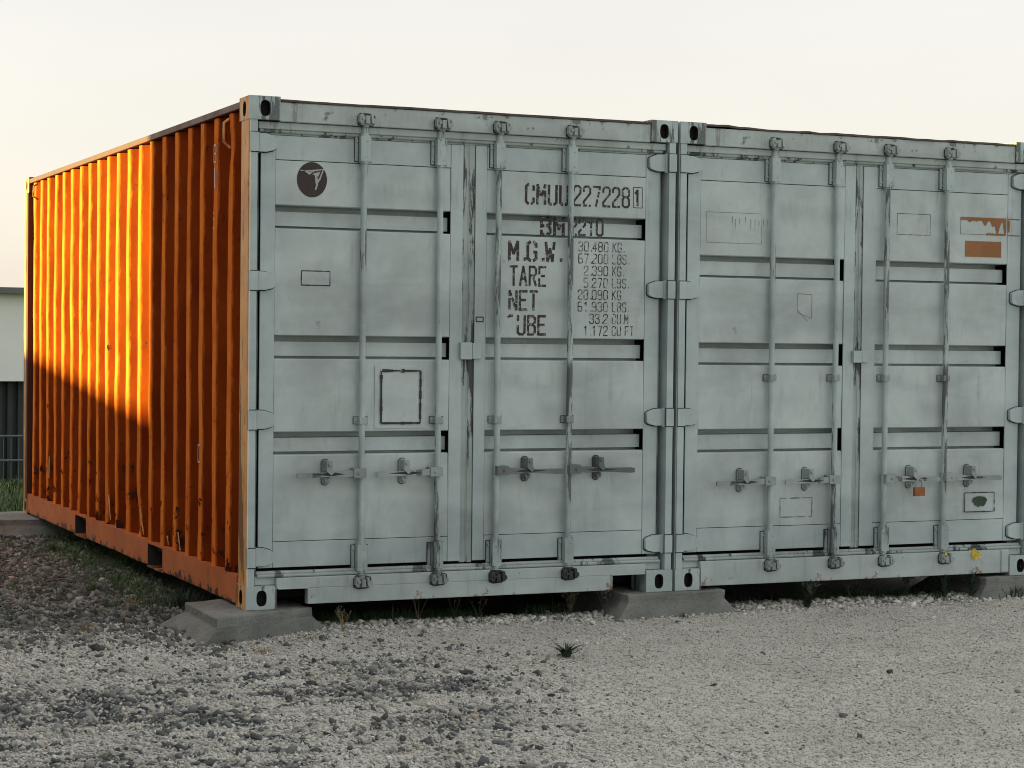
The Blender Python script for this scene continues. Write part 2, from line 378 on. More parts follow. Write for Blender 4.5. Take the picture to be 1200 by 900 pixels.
def stones(name, pts, size, BV, BF, material, jitter=0.5, sink=0.25, flat=0.7, label=None, cat=None):
    n = len(pts); k = len(BV)
    v = BV[None]*(1 + rng.uniform(-jitter, jitter, (n, k, 1))) + rng.uniform(-.12, .12, (n, k, 3))
    v *= rng.uniform(0.7, 1.25, (n, 1, 3)); v[:, :, 2] *= flat
    ang = rng.uniform(0, 2*np.pi, n); ca_, sa = np.cos(ang), np.sin(ang)
    x = v[:, :, 0]*ca_[:, None]-v[:, :, 1]*sa[:, None]; y = v[:, :, 0]*sa[:, None]+v[:, :, 1]*ca_[:, None]
    tx = rng.uniform(-.5, .5, n)[:, None]; z = v[:, :, 2] + x*tx
    P = np.stack([x, y, z], 2)*size[:, None, None]
    P[:, :, 0] += pts[:, 0:1]; P[:, :, 1] += pts[:, 1:2]; P[:, :, 2] += pts[:, 2:3] + (size*sink)[:, None]
    Fc = (BF[None] + (np.arange(n)*k)[:, None, None]).reshape(-1, 3)
    me = bpy.data.meshes.new(name); nf = len(Fc)
    me.vertices.add(n*k); me.vertices.foreach_set('co', P.reshape(-1).astype(np.float32))
    me.loops.add(nf*3); me.loops.foreach_set('vertex_index', Fc.reshape(-1).astype(np.int32))
    me.polygons.add(nf); me.polygons.foreach_set('loop_start', np.arange(0, nf*3, 3, dtype=np.int32))
    me.update(calc_edges=True); me.materials.append(material)
    o = bpy.data.objects.new(name, me); COL.objects.link(o); tag(o, label, cat, kind='stuff'); return o
def scatter(poly, count):
    p = np.array(poly); lo, hi = p.min(0), p.max(0)
    out = []
    while sum(map(len, out)) < count:
        q = rng.uniform(lo, hi, (count*2, 2)); q = q[in_poly(q[:, 0], q[:, 1], poly)]; out.append(q)
    return np.concatenate(out)[:count]
def with_z(q): return np.array([(x, y, gz(x, y)) for x, y in q])
BLOCKS = [(-.22, -.25, .46, .42), (2.1, -.1, 2.95, .5), (4.5, -.05, 5.2, .5)]
front_poly = [(-2.3, -3.3), (1.6, -4.9), (6.0, 0.3), (3.2, 0.42), (0.4, 0.3), (-0.2, 0.5), (-1.6, 0.6)]
q = scatter(front_poly, 175000)
zz = np.array([zone(x, y)[0] for x, y in q])
keep = rng.random(len(q)) > zz*0.78
q = q[keep]; sz = rng.lognormal(math.log(0.0038), 0.38, len(q)).clip(0.0022, 0.012)
left_fac = np.clip((1.6-q[:, 0])/2.2, 0, 1)
sz *= 1 + 0.9*left_fac*rng.random(len(q))
stones('gravel', with_z(q), sz, OCT_V, OCT_F, M['pebble'], label='pale fine crushed gravel spread in front of the grey doors', cat='gravel')
# coarse mixed stones on the left and in the foreground at left
q = scatter([(-2.3, -3.3), (0.1, -3.9), (1.2, -1.2), (0.6, 0.2), (-0.3, 0.4), (-1.6, 0.6)], 26000)
zc = np.array([0.10 + 1.0*zone(x, y)[0] for x, y in q]); q = q[rng.random(len(q)) < zc]
sz = rng.lognormal(math.log(0.0085), 0.42, len(q)).clip(0.004, 0.022)
stones('coarse_gravel', with_z(q), sz, ICO_V, ICO_F, M['stone'], label='coarser dark and pale stones in patches on the left of the gravel yard', cat='gravel')
q = scatter([(-2.2, -0.35), (-0.3, -0.75), (0.15, 0.45), (0.25, 7.6), (-1.4, 7.6)], 45000)
fd = np.array([sstep(-0.85, 0.35, y+0.3*x+0.55*noise.noise(Vector((x*2.1, y*2.8, 8)))) for x, y in q]); q = q[rng.random(len(q)) < fd]
dens = np.array([0.30 + 1.4*noise.noise(Vector((x*1.5, y*1.1, 4))) for x, y in q])
q = q[rng.random(len(q)) < np.maximum(dens + 0.25, 0.5)]
sz = rng.lognormal(math.log(0.0098), 0.45, len(q)).clip(0.005, 0.028)
stones('stone_bed', with_z(q), sz, ICO_V, ICO_F, M['bed_stone'], flat=0.75, label='bed of loose mixed stones along the orange container side', cat='stones')
# berm of pebbles along the front edge under the doors
q = np.stack([rng.uniform(0.4, 5.4, 9000), rng.normal(0.10, 0.11, 9000)], 1)
sz = rng.lognormal(math.log(0.0065), 0.5, len(q)).clip(0.003, 0.024)
pz = with_z(q); pz[:, 2] += 0.012*np.exp(-((q[:, 1]-0.12)/0.12)**2)
stones('edge_gravel', pz, sz, ICO_V, ICO_F, M['pebble'], label='ridge of loose pale pebbles along the underside of the container doors', cat='gravel')

q = scatter(front_poly, 2600); q = q[rng.random(len(q)) < np.clip(0.75-0.45*(q[:, 0]+0.2), 0.10, 1)]
sz = rng.lognormal(math.log(0.0075), 0.45, len(q)).clip(0.005, 0.02)
stones('scattered_stones', with_z(q), sz, ICO_V, ICO_F, M['stone'], label='scattered larger stones lying on the fine gravel', cat='stones')
# dead stems and crumbs of soil blown over the gravel
bm = MB()
for x, y in scatter([(-1.4, -2.6), (1.4, -3.9), (5.2, 0.1), (0.6, 0.1), (-1.2, 0.1)], 260):
    a_ = random.uniform(0, 6.28); ln_ = random.uniform(.012, .06); z = gz(x, y)+.008
    bm.tube([(x, y, z), (x+math.cos(a_)*ln_*.5, y+math.sin(a_)*ln_*.5, z+.004), (x+math.cos(a_+.4)*ln_, y+math.sin(a_+.4)*ln_, z)], .0011, 4)
o = bm.build('litter', M['stalk']); tag(o, 'short dead stems and bits of litter strewn over the gravel', 'litter', kind='stuff')

# ------------------------------------------------------------------ concrete footings
def footing(name, top, bot, z0, z1, label):
    bm = MB(); n = 4
    mid = [(t[0], t[1], z1-0.045) for t in top]
    vs = [(x, y, z0) for x, y in bot] + mid + [(x, y, z1) for x, y in top]
    fs = [(3, 2, 1, 0), (8, 9, 10, 11)]
    for r in (0, 4): fs += [(r+i, r+(i+1) % 4, r+4+(i+1) % 4, r+4+i) for i in range(4)]
    bm.add(vs, fs); o = bm.build(name, M['concrete'], None, bevel=0.006)
    sd = o.modifiers.new('chip', 'SUBSURF'); sd.subdivision_type = 'SIMPLE'; sd.levels = 4; sd.render_levels = 4
    tx = bpy.data.textures.new('concrete_relief', 'CLOUDS'); tx.noise_scale = 0.06; tx.noise_depth = 4
    dm = o.modifiers.new('relief', 'DISPLACE'); dm.texture = tx; dm.strength = 0.016; dm.texture_coords = 'LOCAL'
    return tag(o, label, 'concrete block', 'concrete footings under the containers')
Zt = BASE-0.002
footing('concrete_footing', [(-.215, -.237), (.362, .03), (.30, .62), (-.20, .42)], [(-.30, -.02-.20), (.50, .02), (.44, .8), (-.42, .55)], -.05, Zt,
        'concrete block under the front left corner of the orange-sided container')
footing('concrete_footing', [(2.13, -.068), (2.76, -.03), (2.76, .5), (2.12, .5)], [(2.02, -.02-.08), (2.86, -.06), (2.88, .7), (2.0, .7)], -.05, Zt,
        'concrete block in the middle where the two containers meet')
footing('concrete_footing', [(4.53, -.04), (5.15, -.02), (5.15, .5), (4.52, .5)], [(4.44, -.06), (5.25, -.04), (5.25, .7), (4.42, .7)], -.05, Zt,
        'weedy concrete block at the right edge under the right container')
footing('concrete_footing', [(-.50, 5.50), (.40, 5.40), (.40, 6.15), (-.50, 6.2)], [(-.62, 5.32), (.5, 5.25), (.5, 6.3), (-.62, 6.35)], -.05, Zt,
        'concrete block under the far rear corner of the orange side')

# ------------------------------------------------------------------ the containers
W, H, L = 2.438, 2.591, 6.058
def ring(bm, frame, rect, hole, depth, mi, mh):
    """rectangular face with a rounded hole; frame maps (a, b, d) -> xyz, d is inward depth"""
    (a0, b0, a1, b1) = rect; (ca_, cb, ra, rb) = hole; n = 24
    inner = []; outer = []
    for i in range(n):
        t = 2*math.pi*(i+0.5)/n; c, s = math.cos(t), math.sin(t)
        e = 0.75
        inner.append((ca_+ra*math.copysign(abs(c)**e, c), cb+rb*math.copysign(abs(s)**e, s)))
        ha, hb = (a1-a0)/2, (b1-b0)/2; k = min(ha/max(abs(c), 1e-9), hb/max(abs(s), 1e-9))
        outer.append(((a0+a1)/2+c*k, (b0+b1)/2+s*k))
    # snap the nearest outer point to each corner
    for cr in ((a0, b0), (a1, b0), (a1, b1), (a0, b1)):
        j = min(range(n), key=lambda i: (outer[i][0]-cr[0])**2+(outer[i][1]-cr[1])**2); outer[j] = cr
    vs = [frame(a, b, 0) for a, b in outer] + [frame(a, b, 0) for a, b in inner] + [frame(a, b, depth) for a, b in inner]
    fs = [(i, (i+1) % n, n+(i+1) % n, n+i) for i in range(n)]
    bm.add(vs, fs, mi)
    bm.add(vs, [(n+i, n+(i+1) % n, 2*n+(i+1) % n, 2*n+i) for i in range(n)], mh)
def casting(parent, x_side, y_side, top, mats):
    """x_side 0 left / 1 right, y_side 0 front / 1 back"""
    cw, cl, chh = 0.162, 0.178, 0.118
    z0 = H-chh if top else 0.0
    X = (lambda a: a) if x_side == 0 else (lambda a: W-a)
    Y = (lambda b: b) if y_side == 0 else (lambda b: L-b)
    bm = MB()
    ring(bm, lambda a, b, d: (X(a), Y(d), z0+b), (0, 0, cw, chh), (0.083, 0.057, 0.027, 0.040), 0.03, 0, 2)
    ring(bm, lambda a, b, d: (X(d), Y(a), z0+b), (0, 0, cl, chh), (0.089, 0.057, 0.027, 0.038), 0.03, 1, 2)
    p = lambda a, b, c: (X(a), Y(b), z0+c)
    bm.add([p(.045,.05,.01), p(.13,.05,.01), p(.13,.05,.108), p(.045,.05,.108)], [(0,1,2,3)], 2)
    bm.add([p(.05,.04,.01), p(.05,.14,.01), p(.05,.14,.108), p(.05,.04,.108)], [(0,1,2,3)], 2)  # black sheets that paint the shade inside the two holes
    bm.add([p(0,0,chh), p(cw,0,chh), p(cw,cl,chh), p(0,cl,chh)], [(0,1,2,3)], 0)
    bm.add([p(0,0,0), p(cw,0,0), p(cw,cl,0), p(0,cl,0)], [(3,2,1,0)], 0)
    bm.add([p(cw,0,0), p(cw,cl,0), p(cw,cl,chh), p(cw,0,chh)], [(0,1,2,3)], 0)
    bm.add([p(0,cl,0), p(cw,cl,0), p(cw,cl,chh), p(0,cl,chh)], [(0,1,2,3)], 0)
    return bm.build('corner_casting', mats, parent)

def dent(x, z, seed):
    return 0.0060*noise.noise(Vector((x*3.1+seed, z*2.6, seed))) + 0.0015*noise.noise(Vector((x*9, z*8+seed, 2)))
RECESS = {'A': [(2.050, 1.935), (1.388, 1.272), (0.895, 0.782)], 'B': [(1.862, 1.742), (1.374, 1.252), (0.889, 0.762)]}
PY, RD = 0.058, 0.043
def panel_y(z, rec):
    for t, b in rec:
        if b < z < t: return PY+RD
    return PY
def door_panel(parent, x0, x1, kind, seed):
    """one pressed sheet: its profile runs up the door, each recess is undercut at its top and bottom edge"""
    rec = RECESS[kind]; prof = []; z = 0.339
    for t, b in sorted(rec, key=lambda q: q[1]):
        prof += [(zz, PY) for zz in np.linspace(z, b-0.009, max(3, int((b-z)/0.05)))]
        prof += [(b-0.004, PY+0.003), (b-0.002, PY+0.008), (b-0.003, PY+RD+0.050), (b+0.010, PY+RD+0.050), (b+0.012, PY+RD)]
        prof += [(zz, PY+RD) for zz in (b+0.035, (b+t)/2, t-0.050)]
        prof += [(t-0.031, PY+RD), (t-0.029, PY+RD+0.070), (t-0.002, PY+RD+0.070), (t, PY+0.006), (t+0.004, PY)]
        z = t+0.02
    prof += [(zz, PY) for zz in np.linspace(z, 2.277, max(3, int((2.277-z)/0.05)))]
    xs_ = list(np.linspace(x0, x1, 22)); bm = MB(); n = len(xs_)
    vs = [(x, y + (dent(x, z, seed) if y <= PY+RD+0.001 else 0), z) for z, y in prof for x in xs_]
    bm.v += vs
    for j in range(len(prof)-1):
        for i in range(n-1):
            bm.f.append((j*n+i, j*n+i+1, (j+1)*n+i+1, (j+1)*n+i)); bm.m.append(0)
    for idx in (0, len(prof)-1):
        q_ = [vs[idx*n+i] for i in range(n)]; bm.add(q_ + [(a, PY+0.085, c) for a, b, c in q_], [(i, i+1, n+i+1, n+i) for i in range(n-1)])
    for i in (0, n-1):
        c = [vs[j*n+i] for j in range(len(prof))]; k = len(c)
        bm.add(c + [(a, PY+0.02, z) for a, b, z in c], [(j, j+1, k+j+1, k+j) for j in range(k-1) if prof[j][1] < PY+.005 and prof[j+1][1] < PY+.005])
    return bm.build('door_panel', M['grey_panel'], parent, smooth=30)

GL = {
 'C': [[(1,1.45),(1,1.8),(.75,2),(.25,2),(0,1.8),(0,.2),(.25,0),(.75,0),(1,.2),(1,.55)]], 'M': [[(0,0),(0,2),(.5,.7),(1,2),(1,0)]],
 'U': [[(0,2),(0,.2),(.25,0),(.75,0),(1,.2),(1,2)]], '2': [[(0,1.5),(0,1.8),(.25,2),(.75,2),(1,1.8),(1,1.3),(0,.4),(0,0),(1,0)]],
 '7': [[(0,2),(1,2),(.4,0)]], '8': [[(.25,1.05),(0,1.25),(0,1.8),(.25,2),(.75,2),(1,1.8),(1,1.25),(.75,1.05),(.25,1.05),(0,.8),(0,.2),(.25,0),(.75,0),(1,.2),(1,.8),(.75,1.05)]],
 '1': [[(.2,1.6),(.55,2),(.55,0)]], 'B': [[(0,0),(0,2),(.7,2),(1,1.75),(1,1.3),(.7,1.05),(0,1.05)],[(.7,1.05),(1,.8),(1,.25),(.7,0),(0,0)]],
 'N': [[(0,0),(0,2),(1,0),(1,2)]], '0': [[(0,.2),(0,1.8),(.25,2),(.75,2),(1,1.8),(1,.2),(.75,0),(.25,0),(0,.2)]],
 'G': [[(1,1.5),(1,1.8),(.75,2),(.25,2),(0,1.8),(0,.2),(.25,0),(.75,0),(1,.2),(1,.9),(.55,.9)]],
 'W': [[(0,2),(.22,0),(.5,1.3),(.78,0),(1,2)]], '.': [[(.35,.02),(.35,.2)]], 'T': [[(0,2),(1,2)],[(.5,2),(.5,0)]],
 'A': [[(0,0),(.5,2),(1,0)],[(.2,.7),(.8,.7)]], 'R': [[(0,0),(0,2),(.7,2),(1,1.75),(1,1.3),(.7,1.05),(0,1.05)],[(.5,1.05),(1,0)]],
 'K': [[(0,0),(0,2)],[(1,2),(0,.9)],[(.3,1.2),(1,0)]], 'E': [[(1,2),(0,2),(0,0),(1,0)],[(0,1.05),(.8,1.05)]],
 'L': [[(0,2),(0,0),(1,0)]], 'S': [[(1,1.6),(1,1.8),(.75,2),(.25,2),(0,1.8),(0,1.3),(.25,1.05),(.75,1.0),(1,.8),(1,.2),(.75,0),(.25,0),(0,.2),(0,.45)]],
 'D': [[(0,0),(0,2),(.7,2),(1,1.7),(1,.3),(.7,0),(0,0)]], '3': [[(0,1.6),(0,1.8),(.25,2),(.75,2),(1,1.8),(1,1.3),(.75,1.05),(.35,1.05)],[(.75,1.05),(1,.8),(1,.2),(.75,0),(.25,0),(0,.2),(0,.45)]],
 '4': [[(.75,0),(.75,2),(0,.6),(1,.6)]], '9': [[(1,1.0),(.25,.95),(0,1.2),(0,1.8),(.25,2),(.75,2),(1,1.8),(1,.2),(.75,0),(.25,0),(0,.2)]],
 '6': [[(1,1.8),(.75,2),(.25,2),(0,1.8),(0,.2),(.25,0),(.75,0),(1,.2),(1,.85),(.75,1.05),(0,1.05)]], '5': [[(1,2),(0,2),(0,1.15),(.75,1.15),(1,.95),(1,.2),(.75,0),(.25,0),(0,.2)]],
 'F': [[(1,2),(0,2),(0,0)],[(0,1.05),(.8,1.05)]],
 'c': [[(.1,1.85),(.3,2),(.65,2)]],      # what is left of a worn C
}
def lettering(parent, text, x0, x1, zt, zb, stroke=0.30, rec=None, seed=0, gap=True, y_off=0.0013, material=None):
    bm = MB(); n = len(text); h = zt-zb
    wts = [0.45 if c == '.' else (0.6 if c == ' ' else 1.0) for c in text]
    pitch = (x1-x0)/(sum(wts)-0.34); x = x0
    for c, wt in zip(text, wts):
        gw = pitch*0.66; s = stroke*gw/2
        if c != ' ':
            for poly in GL[c]:
                pts = [Vector((x+px*gw, zb+pz*h/2)) for px, pz in poly]
                for a, b in zip(pts[:-1], pts[1:]):
                    d = b-a; ln = d.length
                    if ln < 1e-6: continue
                    d /= ln; nn = Vector((-d.y, d.x))*s; a2 = a-d*s*0.6; b2 = b+d*s*0.6
                    k = max(1, int((b2-a2).length/0.010))
                    for i in range(k):
                        u0, u1 = a2.lerp(b2, i/k), a2.lerp(b2, (i+1)/k); mid = (u0+u1)/2
                        if gap and h > 0.07 and c in 'CUO0286935DGB' and abs((mid.x-x)/gw-0.5) < 0.085: continue
                        if gap and c in 'TEK' and abs((mid.x-x)/gw-0.14) < 0.07 and abs(d.x) > .9: continue
                        if noise.noise(Vector((mid.x*31+seed, mid.y*31, 1))) > 0.5: continue
                        q4 = [u0-nn, u1-nn, u1+nn, u0+nn]
                        bm.add([(p.x, (panel_y(p.y, rec) if rec else PY) + dent(p.x, p.y, seed) - y_off, p.y) for p in q4], [(0, 1, 2, 3)])
        x += pitch*wt
    return bm.build('lettering', material or M['ink'], parent)
def flatpoly(bm, pts, seed, y_off=0.0013, mi=0, rec=None):
    if len(pts) == 4:
        bm.add([(x, (panel_y(z, rec) if rec else PY)+dent(x, z, seed)-y_off, z) for x, z in pts], [(0, 1, 2, 3)], mi)
    else:
        cx = sum(p[0] for p in pts)/len(pts); cz = sum(p[1] for p in pts)/len(pts); k = len(pts)
        vs = [(x, PY+dent(x, z, seed)-y_off, z) for x, z in pts] + [(cx, PY+dent(cx, cz, seed)-y_off, cz)]
        bm.add(vs, [(i, (i+1) % k, k) for i in range(k)], mi)
def outline(bm, x0, x1, z0, z1, t, seed, y_off=0.002, wob=0.0):
    def line(a, b):
        d = Vector(b)-Vector(a); n = Vector((-d.y, d.x)).normalized()*t/2; k = max(2, int(d.length/0.02))
        for i in range(k):
            p, q_ = Vector(a)+d*i/k, Vector(a)+d*(i+1)/k
            f = 1+wob*noise.noise(Vector((p.x*60, p.y*60, 0)))*2
            if f < 0.35: continue
            flatpoly(bm, [tuple(v) for v in (p-n*f, q_-n*f, q_+n*f, p+n*f)], seed, y_off)
    line((x0, z0), (x1, z0)); line((x1, z0), (x1, z1)); line((x1, z1), (x0, z1)); line((x0, z1), (x0, z0))

def bolt(bm, x, y, z, r=0.006, h=0.005, mi=0):
    bm.cyl((x, y, z), (x, y-h, z), r, 8, r*0.7, mi)
def locking_bar(root, x, zh, zg, direction, kind, hl, catch, seed):
    """x bar axis, zh handle height, zg guide height, direction -1 handle to the left"""
    yb = 0.026; rng_ = random.Random(seed); bm = MB()
    pts = [(x + 0.004*noise.noise(Vector((x*9, z*1.2, 1))), yb + 0.003*noise.noise(Vector((x*5, z, 4))), z) for z in np.linspace(0.15, 2.47, 24)]
    bm.tube(pts, 0.0165, 14)
    bar = bm.build('locking_bar', M['grey_worn'], root, smooth=50)
    # bearing brackets
    for z0, z1, up_ in ((2.292, 2.412, 1), (0.182, 0.306, 0)):
        b = MB(); b.box(x-0.044, x+0.044, 0.044, 0.0545, z0, z1)
        b.prism_xz([(x-.026, z0-.006), (x+.026, z0-.006), (x+.026, z1+.006), (x-.026, z1+.006)], 0.003, 0.0445)
        b.cyl((x, yb, z0-0.016), (x, yb, z0-0.006), 0.0225, 14); b.cyl((x, yb, z1+0.006), (x, yb, z1+0.018), 0.0225, 14)
        for dz in (0.02, z1-z0-0.02):
            for dx in (-.0355, .0355): bolt(b, x+dx, 0.044, z0+dz, 0.0075, 0.008)
            bolt(b, x+0.008, 0.003, z0+dz, 0.005, 0.003)
        b.box(x-.0475, x+.0475, .0535, .0547, z0-.004, z1+.004, 1); b.box(x-.029, x+.029, .0430, .0439, z0-.007, z1+.007, 1)  # dark plates painting a shade outline round the bracket
        b.build('bearing_bracket', [M['grey_worn'], M['grime_and_shade']], bar, bevel=0.003)
    # cams and keepers
    for zc, s in ((2.497, 1), (0.118, -1)):
        b = MB(); yk = 0.0
        b.box(x-0.030, x+0.034, yk-0.002, yk+0.012, zc-0.026, zc+0.024)            # keeper plate
        b.cyl((x, yb-.012, zc-0.035*s), (x, yb-.012, zc+0.004*s), 0.019, 12)         # cam collar
        b.prism_xz([(x-.044, zc+.026), (x-.047, zc-.008), (x-.036, zc-.022), (x-.022, zc-.012), (x-.026, zc+.002), (x-.022, zc+.014), (x-.030, zc+.032)], yk-0.032, yk)
        b.prism_xz([(x+.016, zc+.028), (x+.020, zc-.014), (x+.032, zc-.022), (x+.048, zc-.004), (x+.044, zc+.010), (x+.030, zc+.008), (x+.030, zc+.028)], yk-0.030, yk)
        b.cyl((x-.028, yk-.030, zc+.006), (x-.028, yk-.040, zc+.006), 0.009, 10)
        b.box(x-0.011, x+0.012, yk-0.026, yk+0.004, zc-0.018*s, zc+0.022*s)
        b.prism_xz([(x-.046, zc-.026), (x-.02, zc-.036), (x+.035, zc-.032), (x+.054, zc-.008), (x+.05, zc+.026), (x+.02, zc+.036), (x-.034, zc+.038), (x-.048, zc+.018)], yk+.0055, yk+.0068, 1)  # dark plate painted as shade between the hooks
        k = b.build('cam_keeper', [M['black_iron'] if (kind == 'A' and direction > 0 and s < 0) else M['iron'], M['grime_and_shade']], bar, bevel=0.003)
    # guide
    b = MB(); b.box(x-.038, x+.038, 0.047, 0.0555, zg-.017, zg+.017); b.prism_xz([(x-.020, zg-.017), (x+.020, zg-.017), (x+.020, zg+.017), (x-.020, zg+.017)], .005, .047)
    for dx in (-.029, .029): bolt(b, x+dx, .047, zg, .007, .007)
    b.box(x-.041, x+.041, .0535, .0545, zg-.020, zg+.020, 1)  # dark rim painted as shade round the guide
    b.build('bar_guide', [M['iron'], M['grime_and_shade']], bar, bevel=0.003)
    # handle with its hub
    b = MB(); d = direction; tilt = -0.010
    b.box(x-.012*d, x+.056*d, -0.018, 0.044, zh-.024, zh+.024)
    bolt(b, x+.030*d, -0.018, zh, .009, .007)
    hx = [0.052, 0.10, catch-0.03, catch+0.05, hl-0.02, hl]
    hw = [0.016, 0.017, 0.012, 0.011, 0.015, 0.012]
    top = [(x+a*d, zh+tilt*a/hl+w_) for a, w_ in zip(hx, hw)]; bot = [(x+a*d, zh+tilt*a/hl-w_) for a, w_ in zip(hx, hw)]
    b.prism_xz(top + bot[::-1], -0.012, 0.000)
    b.prism_xz([(x+(catch-.09)*d, zh-.004), (x+(catch-.02)*d, zh-.013), (x+(catch+.10)*d, zh-.004), (x+(catch-.02)*d, zh+.006)], -0.0125, -0.0118, 1)  # dark flat strip painting the handle's slit and its shade
    b.build('lock_handle', [M['greasy'] if (kind == 'A' and direction > 0 and x > 1.3) else M['iron'], M['grime_and_shade']], bar, bevel=0.0025)
    b = MB(); cx = x+catch*d
    ov = [(cx+.021*math.cos(t), zh+.002+(0.046 if math.sin(t) > 0 else -0.042)+.021*math.sin(t)) for t in [2*math.pi*i/20 for i in range(20)]]
    b.prism_xz(ov, 0.045, 0.056); b.prism_xz([(cx+(a-cx)*1.13, zh+.004+(c-zh-.004)*1.06) for a, c in ov], 0.0525, 0.0535, 1)  # second, larger plate paints a shade rim round the catch
    b.prism_xz([(cx-.014, zh+.064), (cx+.014, zh+.064), (cx+.017, zh+.022), (cx+.026, zh+.004), (cx+.010, zh-.010), (cx-.014, zh+.012)], -0.020, 0.045)
    b.prism_xz([(cx-.015, zh-.022), (cx+.015, zh-.022), (cx+.012, zh-.046), (cx-.012, zh-.046)], 0.010, 0.045)
    bolt(b, cx, -.020, zh+.046, .010, .009); bolt(b, cx, .045, zh-.050, .008, .008); bolt(b, cx+.002, .010, zh-.030, .006, .006)
    b.build('handle_catch', [M['greasy'] if (kind == 'A' and direction > 0) else M['iron'], M['grime_and_shade']], bar, bevel=0.003)
    return bar

def hinge(parent, side, z):
    X = (lambda a: a) if side == 0 else (lambda a: W-a)
    b = MB()
    b.prism_xz([(X(.054), z-.045), (X(.100), z-.046), (X(.140), z-.036), (X(.152), z-.026), (X(.154), z+.024), (X(.140), z+.034), (X(.104), z+.046), (X(.054), z+.048)], 0.030, 0.0545)
    b.box(X(.004), X(.050), -0.003, 0.050, z-.048, z+.048)
    b.cyl((X(.052), .030, z-.052), (X(.052), .030, z+.052), .010, 10)
    b.box(X(.060), X(.095), 0.0545, 0.095, z-.03, z+.03)
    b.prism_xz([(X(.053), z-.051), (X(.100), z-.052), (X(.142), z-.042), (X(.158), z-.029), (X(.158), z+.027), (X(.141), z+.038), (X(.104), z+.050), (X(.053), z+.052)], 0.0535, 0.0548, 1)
    b.box(X(.0035), X(.0542), 0.0050, 0.006, z-.053, z+.053, 1)  # dark strips behind blade and knuckle paint the hinge's shadow outline
    return b.build('hinge', [M['grey'], M['grime_and_shade']], parent, bevel=0.004)

